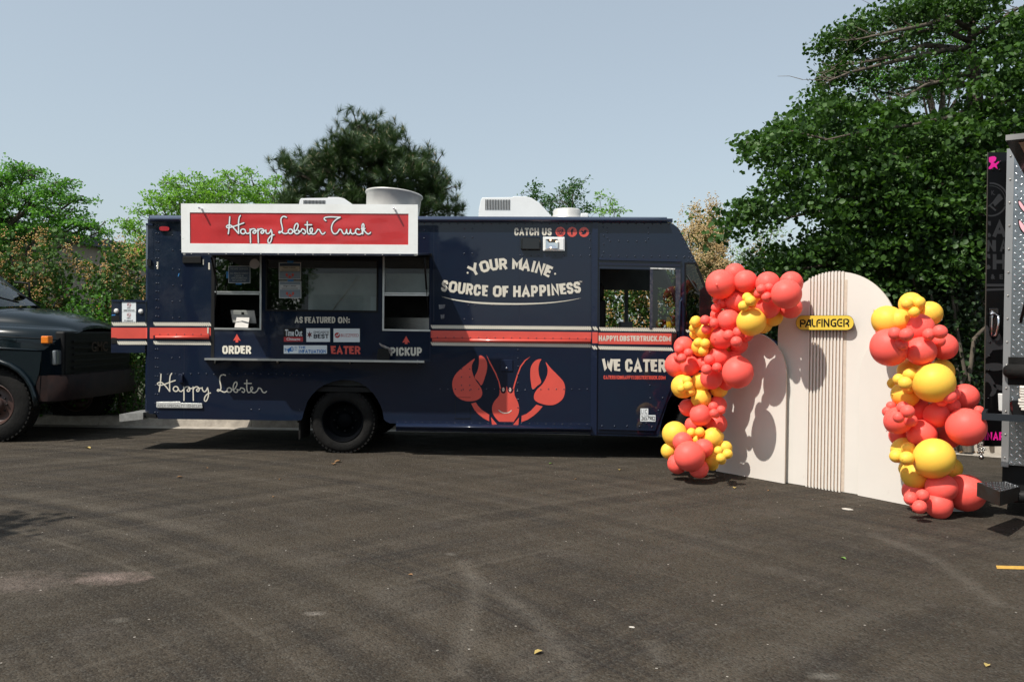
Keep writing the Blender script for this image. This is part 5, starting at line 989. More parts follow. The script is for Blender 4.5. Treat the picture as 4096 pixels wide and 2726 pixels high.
e.prism([cat([(4072,880),(4080,878),(4096,895),(4110,930),(4100,938),(4085,925),(4075,905)], True, 3)], fw, .006, None, 1); e.prism([cat([(4076,884),(4081,884),(4095,900),(4106,928),(4098,930),(4087,918),(4079,902)], True, 3)], fw, .008, None, 0); e.build('pink_decal', [PK, BLACKM], tl, fix=False)
# black door
BF = Frame((P(3940,1352,7.3).x, 7.3, 0), 0); BW = lambda x, y, d=0: (lambda v: BF.o+v-o_t)(BF(x, y, d))
BG = mat('door_black', (.003,.003,.0035), .3, spec=.2, coat=.12); GW = mat('door_ghost_print', (.030,.031,.034), .4)
def bprism(loops, mt, name, d0, d1, **kw): e = MB(); e.prism(loops, BW, d0, d1); return e.build(name, mt, dr_ if name != 'black_door' else tl, **kw)
dr_ = None
dr_ = bprism([[(3949,609),(4060,609),(4060,1784),(3932,1784)]], BG, 'black_door', .0, -.03)
bprism([[(3949,609),(3953,609),(3937,1784),(3932,1784)]], mat('door_edge', (.10,.085,.07), .5, metal=.4), 'door_edge_trim', .004, -.02)
MAG = mat('magenta_vinyl', (.80,.010,.30), .5)
e = MB(); c4 = K(3700,480,2.24); e.prism([c4([(572,335),(600,326),(625,325),(640,340),(632,365),(612,380),(630,390),(655,372),(680,365),(650,395),(640,405),(652,440),(620,418),(590,440),(570,440),(570,425),(586,405),(592,388),(573,375)])], BW, .002, None); e.build('magenta_ampersand', MAG, dr_, fix=False)
e = MB(); btext(e, 'INAR', 3938, 1727, 4016, 1759, BW, .002, .24); e.build('magenta_lettering', MAG, dr_, fix=False, label='magenta letters INAR low on the black door')
def ring(cx, cy, r, w, a0, a1, mt_i=0): stroke(e, [c4([(cx+r*math.cos(a), cy+r*math.sin(a))])[0] for a in np.linspace(a0, a1, 20)], w/2.24, BW, .002, smooth=False, m=mt_i)
e = MB(); ring(590,718,152,14,-1.65,.35); ring(590,718,140,14,.4,1.75); ring(590,718,128,6,-1.68,.35)
e.prism([c4([(605,735),(655,665),(672,662),(700,705),(625,775)])], BW, .0025, None); stroke(e, c4([(575,760),(635,812)]), 7, BW, .003, smooth=False); stroke(e, c4([(568,775),(610,738)]), 5, BW, .0035, smooth=False)
text(e, 'K.', *c4([(595,632)])[0], *c4([(628,672)])[0], BW, .002, .02)
for t_, xa, ya, xb, yb in (('A',608,905,728,1048),('A',672,1070,735,1178),('H',607,1200,725,1338),('&',590,1380,628,1425),('E',668,1382,700,1425)): (text if t_ == '&' else btext)(e, t_, *c4([(xa,ya)])[0], *c4([(xb,yb)])[0], BW, .002, .05 if t_ == '&' else .24)
e.build('ghost_emblem', GW, dr_, fix=False, kind='stuff')
for pts in ([(563,905),(588,905),(590,945),(575,945),(563,930)], [(563,1015),(580,1010),(592,1030),(585,1048),(563,1048)], [(560,1075),(575,1075),(600,1130),(602,1075),(636,1075),(636,1178),(612,1178),(580,1120),(575,1178),(558,1178)], [(556,1200),(583,1200),(585,1240),(570,1240),(556,1225)], [(553,1300),(572,1295),(590,1315),(580,1335),(553,1338)], [(550,1467),(712,1467),(712,1490),(550,1490)], [(548,1510),(712,1505),(712,1525),(548,1530)]): e2 = MB(); e2.prism([c4(pts)], BW, .002, None); e2.build('ghost_print', GW, dr_, fix=False)
c5_ = K(3800,1180,3.733)
for pts in ([(520,480),(575,480),(590,600),(640,660),(700,640),(735,565),(790,700),(780,810),(640,820),(520,950)], [(520,1030),(700,1010),(790,1040),(785,1110),(640,1130),(560,1110),(515,1120)], [(560,1160),(640,1260),(700,1400),(650,1500),(590,1500),(625,1420),(600,1330),(545,1290),(510,1320),(515,1200)], [(640,1330),(780,1350),(775,1420),(700,1400)]): e2 = MB(); e2.prism([c5_(cat(pts, True, 2))], BW, .002, None); e2.build('ghost_print', GW, dr_, fix=False)
h_ = MB(); ca = K(3800,1180,3.733); h_.prism([ca([(585,195),(730,195),(732,300),(700,560),(650,625),(620,628),(585,520)])], BW, .012, .0); hh_ = bevel(h_.build('handle_plate', mat('dark_chrome', (.2,.2,.21), .12, metal=1), dr_), .006)
h_ = MB(); h_.tube([BW(*ca([q])[0], .02+dd) for q, dd in (((700,275),.0),((722,330),.03),((728,400),.045),((712,500),.04),((690,590),.02),((650,612),.005))], .011, 8); h_.tube([BW(*ca([q])[0], .02) for q in ((640,235),(628,330),(625,480),(622,615))], .008, 8); h_.tube([BW(*ca([q])[0], .03) for q in ((600,290),(650,270),(710,285))], .012, 8); h_.build('door_handle', CHROME, dr_)
e = MB(); tp_ = [(4000,1565),(4008,1568)]; e.prism([[(3992,1572),(4012,1573),(4011,1645),(3995,1643)]], BW, .06, .045); bevel(e.build('white_bracket', WHITEP, dr_), .01)
e = MB()
for x, y in ((3959,1368),(3957,1424),(3955,1480),(3953,1593),(4000,648),(3972,679),(3999,680)): e.lathe([(0,-.01),(.009,-.006),(.011,0)], BW(x,y,.0), 'y', 8)
e.build('door_bolts', BG, dr_, kind='stuff')
# chain
ch = MB(); c6 = K(3800,1560,2.45)
for path in ([(282,520),(278,545),(290,570),(286,600),(300,630),(306,655)], [(312,505),(316,540),(322,570),(318,600),(310,640)], [(318,580),(335,575),(350,580)]):
    pts = [BW(*q, .05) for q in c6(cat(path, n=2))]
    for i in range(len(pts)-1):
        a, b_ = pts[i], pts[i+1]; m2 = (a+b_)/2; d_ = (b_-a); L_ = d_.length*.62; d_.normalize(); sd_ = d_.cross(Vector((0,1,0))).normalized() if i % 2 == 0 else Vector((0,1,0))
        ch.tube([m2+d_*L_*math.cos(t)+sd_*.013*math.sin(t) for t in np.linspace(0, 2*math.pi, 11)], .0042, 5, caps=False)
ch.lathe([(0,-.022),(.018,-.015),(.022,0),(.018,.015),(0,.022)], BW(*c6([(308,655)])[0], .05), 'y', 10); ch.build('safety_chain', STEEL, tl)
# underside, rear step, wheel
e = MB(); e.prism([[(.0,.16),(2.2,.16),(2.2,zb_+.02),(.0,zb_+.02)]], wall, -.06, -.9); e.build('undercarriage', BLACKM, tl)
e = MB(); e.tube([P(4060,1985,6.6)-o_t, P(4200,1985,6.6)-o_t], .05); e.build('axle_tube', BLACKM, tl)
s0 = [P(3908,1928,6.35),P(4025,1926,6.75),P(4080,1945,6.6),P(4000,1966,6.12)]; s1 = [v-Vector((0,0,.11)) for v in s0]; s1[1].z += .05
e = MB(); e.hexa([v-o_t for v in s0], [v-o_t for v in s1]); sb_ = e.build('step', mat('worn_step_metal', (.035,.033,.030), .5, metal=.4, col2=(.03,.017,.010), vscale=9), tl)
pos, R_ = [], []
for i in range(9):
    for j in range(6):
        u, v = (i+.5)/9, (j+.5)/6; p = (s0[0]*(1-u)+s0[1]*u)*(1-v)+(s0[3]*(1-u)+s0[2]*u)*v-o_t; pos.append(tuple(p)); a = math.radians(40 if (i+j) % 2 else -40); R_.append([[math.cos(a),-math.sin(a),0],[math.sin(a),math.cos(a),0],[0,0,1]])
scat('step_treads', tv, tf, np.array(pos), np.array(R_), np.array([[.05,.05,.006]]*len(pos)), DP, sb_, kind='stuff')
# ------------------------------------------------------------------ building behind the bushes, and the one opposite
bd = empty('building', (-15, 24, 0), label='tan low building with dark sloping roof edge behind the left bushes', category='building')
ob = Vector((-15,24,0)); WALL = mat('tan_block', (.30,.25,.20), .85, var=.08, vscale=.8, bump=.1); RF = mat('dark_roof', (.035,.04,.045), .6)
A = P(20,1306,20.5); B = P(640,1313,29); zt_b = 1.555+(1305-935)/F*21.3
e = MB(); e.add([Vector((A.x,A.y,0))-ob,Vector((B.x,B.y,0))-ob,Vector((B.x,B.y,zt_b))-ob,Vector((A.x,A.y,zt_b))-ob,Vector((A.x-8,A.y+3,0))-ob,Vector((A.x-8,A.y+3,zt_b))-ob], [(0,1,2,3),(4,0,3,5)]); e.build('wall', WALL, bd)
nn = (B-A).normalized().cross(Vector((0,0,1))); e = MB()
q = [A-Vector((8,-3,0))*0, B]; e.hexa([Vector((p.x,p.y,z))+nn*.25-ob for p, z in ((A,zt_b),(B,zt_b),(B,zt_b+.28),(A,zt_b+.28))], [Vector((p.x,p.y,z))-nn*2-ob for p, z in ((A,zt_b),(B,zt_b),(B,zt_b+.28),(A,zt_b+.28))]); e.build('roof_fascia', RF, bd)
e = MB(); e.hexa([Vector((p.x,p.y,z))+nn*.02-ob for p, z in ((A,1.9),(B,1.9),(B,2.25),(A,2.25))], [Vector((p.x,p.y,z))-nn*.3-ob for p, z in ((A,1.9),(B,1.9),(B,2.25),(A,2.25))]); e.build('wall_band', RF, bd)
ob2 = empty('warehouse', (0,-34,0), label='long pale warehouse opposite the food truck, behind the photographer', category='warehouse')
e = MB(); e.box((-18,-8,0),(-7,0,7.2)); e.build('wall', mat('pale_cladding', (.42,.42,.40), .7), ob2); e = MB(); e.box((-18.3,-8.3,7.2),(-6.7,.3,7.6)); e.build('roof', RF, ob2)
for k in range(2): MB().box((-17+k*5.5,.0,0),(-13.5+k*5.5,.06,4)).build('loading_door', mat('door_grey', (.2,.2,.2), .6), ob2)
# ------------------------------------------------------------------ vegetation
LV_ALDER = mat('alder_leaf', rough=.5, spec=.3, island=[(.019,.048,.010),(.038,.090,.016),(.070,.145,.028),(.026,.066,.012)], transl=.26)
LV_LIME = mat('lime_leaf', rough=.5, island=[(.12,.26,.03),(.17,.34,.045),(.22,.40,.07),(.10,.22,.03)], transl=.42)
LV_LOC = mat('locust_leaf', rough=.5, island=[(.07,.19,.03),(.11,.27,.045),(.15,.33,.06),(.06,.16,.025)], transl=.38)
LV_BUSH = mat('bush_leaf', rough=.55, spec=.25, island=[(.028,.072,.014),(.052,.115,.024),(.090,.160,.038),(.036,.085,.018)], transl=.2)
LV_SHRUB = mat('shrub_leaf', rough=.45, island=[(.04,.12,.015),(.07,.19,.03),(.11,.25,.04),(.03,.09,.012)], transl=.35)
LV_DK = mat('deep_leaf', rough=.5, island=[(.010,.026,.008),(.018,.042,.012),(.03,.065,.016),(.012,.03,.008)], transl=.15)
BLO_O = mat('orange_bloom', rough=.8, island=[(.42,.19,.04),(.52,.31,.10),(.58,.44,.22),(.46,.24,.06)])
BLO_C = mat('cream_bloom', rough=.8, island=[(.50,.36,.16),(.60,.47,.26),(.42,.27,.10),(.56,.42,.22)])
NEED = mat('pine_needle', rough=.5, island=[(.024,.052,.015),(.042,.082,.022),(.062,.11,.032),(.030,.064,.017)], transl=.12)
CANDLE = mat('pine_candle', (.42,.33,.20), .7)
def clusters(cent, n, rad, flat=1.0):
    c = np.repeat(np.asarray(cent), n, axis=0); d = rng.normal(size=c.shape)*np.asarray(rad if hasattr(rad,'__len__') else [rad]*3)
    d[:, 2] *= flat; return c+d
def ell(px, py, rpx, rpy, Y, ry, n, shell=.55):        # n cluster centres in an ellipsoid given in the picture
    c = P(px, py, Y); a = rpx*Y/F; b_ = rpy*Y/F; v = rng.normal(size=(n, 3)); v /= np.linalg.norm(v, axis=1)[:, None]
    r = rng.uniform(shell**3, 1, n)**(1/3); v *= r[:, None]; return np.array(c)+v*np.array([a, ry, b_])
def leaves(name, pts, size, mt, parent, tmpl=LEAF_ROUND, upb=.9, var=.3, **kw):
    N = len(pts); s_ = size*rng.uniform(1-var, 1+var, N); return scat(name, tmpl[0], tmpl[1], pts, rrot(N, upb), s_, mt, parent, kind='stuff', **kw)
def local(pts, o): return pts-np.array(o)
def limb(mb, a, b_, r0, r1, wob=.12, n=5, seg=6):
    a, b_ = Vector(a), Vector(b_); L_ = (b_-a).length; pts = []
    for i in range(n+1):
        t = i/n; p = a.lerp(b_, t)
        if 0 < i < n: p += Vector((random.gauss(0,1), random.gauss(0,1), random.gauss(0,1)))*L_*wob*.35
        pts.append(p)
    mb.tube(pts, [r0+(r1-r0)*i/n for i in range(n+1)], seg, caps=False); return pts
def tree(name, base, label, catg='tree', group=None):
    o = empty(name, base, label=label, category=catg)
    if group: o['group'] = group
    return o
# --- flowering bushes
def bush(px0, px1, ytop, Y, depth, label, bloom, nb, dens=1.0, grp='flowering bushes behind the kerb', leafm=None, zb=.1, lsize=.064, prof=None):
    xa, xb = P(px0, 1320, Y).x, P(px1, 1320, Y).x; zt = P((px0+px1)/2, ytop, Y).z; w = (xb-xa)/2; cx = (xa+xb)/2; h = zt-zb
    o = tree('flowering_bush', (cx, Y, .13), label, 'bush', grp); oc = (cx, Y, .13)
    n = int(150*dens*w*h); u = rng.uniform(-1, 1, n); v = rng.uniform(0, 1, n)**.85; ph = rng.uniform(0, 6)
    top = 1-.30*np.abs(u)**2.5-.09*np.sin(u*5+ph)**2-.06*np.sin(u*13+ph*2)
    c = np.stack([cx+u*w*(.72+.34*v), Y+rng.uniform(-1, 1, n)*depth*.5*np.sqrt(np.clip(1-u*u*.6, 0, 1)), zb+v*top*h], 1)
    pts = clusters(c, 26, .085); leaves('foliage', local(pts, oc), lsize, leafm or LV_BUSH, o, upb=.5)
    # flowers sit on the outer, sunlit side
    fr = c[(c[:, 1] < Y+.1*depth) | (c[:, 2] > zb+h*.75)]; fr = fr[rng.integers(0, len(fr), int(nb*.34))]; fr = fr+rng.normal(size=fr.shape)*.07+np.array([0,-.09,.09])
    fp = clusters(fr, 18, (.036,.036,.060)); tv_ = [(0,0,-.5),(.45,0,0),(0,.45,0),(-.45,0,0),(0,-.45,0),(0,0,.6)]; tf_ = [(0,2,1),(0,3,2),(0,4,3),(0,1,4),(5,1,2),(5,2,3),(5,3,4),(5,4,1)]
    # one colour per flower head, not per floret
    N = len(fp); s_ = rng.uniform(.020, .032, N); scat('blossoms', tv_, tf_, local(fp, oc), rrot(N, 0), s_, bloom, o, kind='stuff')
    mb = MB()
    for k in range(int(5+w*5)): a = Vector((random.uniform(-.6, .6)*w, random.uniform(-.2,.2)*depth, -.05)); limb(mb, a, a+Vector((random.uniform(-.3,.3), random.uniform(-.2,.2), h*random.uniform(.55,.9))), .028, .008, .1)
    mb.build('stem', TWIG, o); return o
B_ = bush
bush(-160, 120, 985, 13.6, 1.4, 'orange blossomed bush behind the dark truck bonnet at the left frame edge', BLO_O, 520)
bush(95, 315, 935, 13.9, 1.3, 'tall orange blossomed bush between the dark truck and the tan wall gap', BLO_O, 520)
bush(385, 600, 955, 13.8, 1.3, 'orange and cream blossomed bush just behind the food truck rear door', mat('orange_bloom'), 620)
bush(600, 1000, 1000, 14.0, 1.2, 'bush hidden behind the food truck kitchen, rear end', BLO_O, 60, .5)
bush(1000, 1600, 1010, 14.0, 1.2, 'bush hidden behind the middle of the food truck', BLO_O, 60, .4)
bush(1600, 2300, 1010, 14.0, 1.2, 'bush hidden behind the lobster panel of the food truck', BLO_O, 60, .4)
bush(2300, 2760, 1000, 13.6, 1.3, 'orange blossomed bush seen through the cab windows', BLO_O, 900, 1.0)
bush(2700, 2905, 855, 14.2, 1.5, 'tall bush thick with cream blossom right of the cab roof', BLO_C, 4600, 1.1, lsize=.055)
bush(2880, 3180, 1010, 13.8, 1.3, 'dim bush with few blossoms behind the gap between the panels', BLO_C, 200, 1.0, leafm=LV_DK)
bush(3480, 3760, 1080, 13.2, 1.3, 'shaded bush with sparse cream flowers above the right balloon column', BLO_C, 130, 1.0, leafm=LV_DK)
# low bare-stemmed hedge parts between kerb and bushes
def hedge(px0, px1, ytop, Y, label, lm, size=.05, dens=1.0, name='hedge_plant', depth=.8, catg='shrub'):
    xa, xb = P(px0,1320,Y).x, P(px1,1320,Y).x; zt = P((px0+px1)/2, ytop, Y).z; w = (xb-xa)/2; cx = (xa+xb)/2; o = tree(name, (cx,Y,.13), label, catg)
    n = int(140*dens*(xb-xa)*zt*.6); u = rng.uniform(-1,1,n); v = rng.uniform(0,1,n); ph = rng.uniform(0,6)
    c = np.stack([cx+u*w, Y+rng.uniform(-.5,.5,n)*depth, .15+v*(zt-.15)*(1-.25*np.abs(u)**3-.12*np.sin(4*u+ph)**2)], 1); leaves('foliage', local(clusters(c, 15, .10), (cx,Y,.13)), size, lm, o, upb=.6)
    mb = MB()
    for k in range(int(4+w*3)): a = Vector((random.uniform(-.7,.7)*w, 0, -.05)); limb(mb, a, a+Vector((random.uniform(-.2,.2),random.uniform(-.2,.2),zt*.7)), .02, .006)
    mb.build('stem', TWIG, o)
hedge(270, 480, 1130, 13.2, 'bright green shrub in front of the tan wall', LV_SHRUB, .055, 1.0)
hedge(455, 620, 1390, 12.95, 'low sunlit hedge plant under the rear door of the food truck', LV_BUSH, .035, 1.3)
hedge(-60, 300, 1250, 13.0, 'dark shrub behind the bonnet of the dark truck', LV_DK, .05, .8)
# --- background deciduous trees
def loose_tree(label, base_px, Yb, ells, lm, lsize, tr_r, ncl, nl, name='leafy_tree', upb=.9, rad=.16, flat=.5, twig=True, tmpl=LEAF_SLIM, grp=None):
    b_ = P(base_px, 1330, Yb); o = tree(name, (b_.x, Yb, .1), label, 'tree', grp); ob_ = Vector((b_.x, Yb, .1)); mb = MB(); cs = []
    ztop = max(P(e_[0], e_[1]-e_[3]*.5, e_[4]).z for e_ in ells); tp_ = Vector((0,0,ztop*.8)); limb(mb, (0,0,-.2), tp_, tr_r, tr_r*.35, .03, 6, 8)
    for e_ in ells:
        c = P(e_[0], e_[1], e_[4])-ob_; k = int(ncl*e_[2]*e_[3]/40000)+3; a = ell(*e_[:6], k, .25); cs.append(a)
        p = limb(mb, Vector((0,0,max(.8, min(ztop*.75, c.z*.75-.3)))), c, tr_r*.4, tr_r*.12, .08, 5)
        if twig:
            for q in a[:min(len(a), 26)]: limb(mb, c+Vector((random.gauss(0,.2),0,random.gauss(0,.1))), Vector(q)-ob_, tr_r*.1, .006, .1, 3, 4)
    mb.build('trunk', BARK, o); cs = np.concatenate(cs)
    # short drooping sprays
    d = rng.normal(size=(len(cs), 3)); d[:, 2] = d[:, 2]*.18-.08; d /= np.linalg.norm(d, axis=1)[:, None]
    t = rng.uniform(-1, 1, (len(cs), nl, 1)); pts = (cs[:, None, :]+d[:, None, :]*t*rad*2.3+rng.normal(size=(len(cs), nl, 3))*rad*np.array([.32,.32,.34*flat])).reshape(-1, 3)
    leaves('crown', pts-np.array(ob_), lsize, lm, o, tmpl=tmpl, upb=upb); return o
loose_tree('feathery green tree with layered branches at the left edge of the sky', -60, 20,
 [(0,730,90,40,20,1.2),(95,690,70,30,20,.9),(-80,800,140,90,20,1.5),(110,800,130,45,20,1.2),(230,860,110,32,20,.9),(320,900,95,22,20,.7),(200,760,60,25,20,.6),(20,880,150,55,20,1.4),(-60,980,130,70,20,1.4),(180,930,110,32,20,.9),(330,955,60,18,20,.5),(300,800,55,18,20,.5),(250,735,50,18,20,.5),(365,905,50,16,20,.4),(405,925,26,8,20,.3),(60,670,40,18,20,.5),(60,960,90,40,20,1)],
 LV_LOC, .085, .16, 330, 30, rad=.15, name='locust_tree')
loose_tree('lime green young tree above the left half of the sign', 760, 20,
 [(700,820,90,60,20,1.2),(780,760,100,60,20,1.2),(880,790,110,70,20,1.2),(930,730,60,40,20,.8),(690,740,40,28,20,.5),(640,800,35,20,20,.4),(820,830,160,60,20,1.2),(590,860,50,25,20,.5),(540,920,50,35,20,.6),(560,990,60,50,20,.8),(500,890,30,12,20,.3),(600,1040,60,60,20,.8)],
 LV_LIME, .08, .09, 270, 26, rad=.13, name='locust_tree')
loose_tree('lime green tree touching the left side of the pine', 1060, 21,
 [(1050,800,90,55,21,1),(1110,780,50,60,21,.9),(1010,760,50,50,21,.8),(1000,690,14,25,21,.3),(1110,710,10,25,21,.3),(1060,850,120,40,21,1),(1100,840,60,40,21,.8)],
 LV_LIME, .08, .09, 260, 26, rad=.13, name='locust_tree')
loose_tree('narrow leafed tree top behind the second roof air conditioner', 2230, 24,
 [(2180,830,60,45,24,.9),(2240,800,55,70,24,.9),(2290,780,35,70,24,.7),(2310,735,12,40,24,.3),(2140,770,14,40,24,.3),(2330,840,50,25,24,.6),(2120,790,40,10,24,.3)],
 mat('dull_leaf', rough=.45, island=[(.03,.09,.025),(.05,.13,.035),(.07,.16,.04),(.025,.07,.02)], transl=.3), .10, .07, 210, 20, rad=.13, flat=1.2, name='leafy_tree', grp=None)
loose_tree('sparse pale sapling top over the cab roof line', 2440, 22,
 [(2410,850,40,18,22,.4),(2440,800,6,40,22,.15),(2400,800,14,30,22,.2),(2480,850,50,14,22,.3),(2460,830,25,20,22,.3)],
 LV_LIME, .085, .04, 130, 14, rad=.10, name='sapling')
loose_tree('pale birch like tree behind the gap under the big alder', 3030, 22,
 [(3000,1010,90,70,22,1),(3060,950,50,40,22,.8),(2960,1080,70,60,22,.9),(3090,920,30,20,22,.4),(3050,1090,80,60,22,.9)],
 mat('pale_leaf', rough=.5, island=[(.14,.24,.07),(.20,.32,.11),(.25,.36,.14),(.12,.2,.06)], transl=.35), .07, .08, 100, 20, rad=.16, name='birch_tree')
loose_tree('feathery bright green tree behind the bare upper twigs of the alder', 3750, 17,
 [(3560,300,100,60,17,1),(3690,240,120,80,17,1.2),(3640,130,90,60,17,1),(3800,330,130,70,17,1.2),(3790,90,110,80,17,1.2),(3480,350,60,30,17,.6),(3700,350,160,50,17,1.2),(3280,400,28,20,17,.3),(3860,200,100,120,17,1.2),(3650,40,80,40,17,.8)],
 mat('fern_leaf', rough=.5, island=[(.05,.16,.015),(.08,.22,.02),(.11,.27,.03),(.04,.12,.01)], transl=.4), .06, .12, 170, 40, rad=.15, name='locust_tree')
# --- pine
def pine():
    Y = 18.5; b_ = P(1490, 1330, Y); o = tree('pine_tree', (b_.x, Y, .1), 'dense dark green pine rising behind the food truck roof'); ob_ = Vector((b_.x, Y, .1))
    E = [(1320,600,60,50),(1480,540,85,60),(1440,510,40,30),(1560,600,90,70),(1640,640,70,60),(1260,660,80,50),(1200,700,60,45),(1330,690,110,70),(1460,660,120,80),(1600,720,120,70),(1720,690,50,60),(1750,760,50,40),(1200,780,80,60),(1320,790,120,60),(1460,790,130,70),(1620,800,130,60),(1780,830,55,40),(1730,820,60,50),(1490,600,110,80),(1390,590,80,60),(1170,690,30,25),(1180,830,60,40),(1700,760,60,60)]
    mb = MB(); limb(mb, (0,0,-.1), (P(1480,560,Y)-ob_), .2, .05, .02, 8, 8); tips = []
    for (x, y, a, c) in E:
        cc = ell(x, y, a, c, Y, 1.0+.4*random.random(), int(2+a*c/560), .5); cc = np.concatenate([cc+np.array([random.gauss(0,.17), random.gauss(0,.17), random.gauss(0,.10)]) for _ in range(9)]); tips.append(cc); ctr = P(x, y, Y)-ob_; limb(mb, Vector((0,0,max(.8,ctr.z-.7))), ctr, .05, .02, .05, 4, 5)
        for q in cc[:12]: limb(mb, ctr, Vector(q)-ob_, .02, .008, .08, 3, 4)
    mb.build('trunk', BARK, o); tips = np.concatenate(tips)-np.array(ob_)
    # a tuft: needles swept forward round a short shoot
    tv_, tf_ = [], []; r_ = np.random.default_rng(3)
    for k in range(60):
        ph = r_.uniform(0, 6.283); th = math.radians(r_.uniform(18, 78)); s0_ = r_.uniform(-.35, .25); L_ = r_.uniform(.55, .8); dx, dy, dz = math.sin(th)*math.cos(ph), math.sin(th)*math.sin(ph), math.cos(th); i = len(tv_)
        px_, py_ = -math.sin(ph)*.016, math.cos(ph)*.016; tv_ += [(px_,py_,s0_),(-px_,-py_,s0_),(dx*L_,dy*L_,s0_+dz*L_)]; tf_.append((i,i+1,i+2))
    N = len(tips); R_ = rrot(N, 1.0, .75); sc_ = rng.uniform(.22, .32, N); scat('needles', tv_, tf_, tips, R_, sc_, NEED, o, kind='stuff')
    sel = rng.random(N) < .6; cv = [(.02,0,-.1),(-.01,.017,-.1),(-.01,-.017,-.1),(0,0,.42)]; scat('candles', cv, [(0,1,3),(1,2,3),(2,0,3)], tips[sel]+R_[sel][:, :, 2]*.05, R_[sel], sc_[sel], CANDLE, o, kind='stuff')
    # inner shade: more tufts deeper in
    inn = ell(1470, 720, 250, 170, Y, 1.0, 150, .0)-np.array(ob_); scat('inner_needles', tv_, tf_, inn, rrot(len(inn), .8, .9), rng.uniform(.25, .36, len(inn)), NEED, o, kind='stuff')
pine()
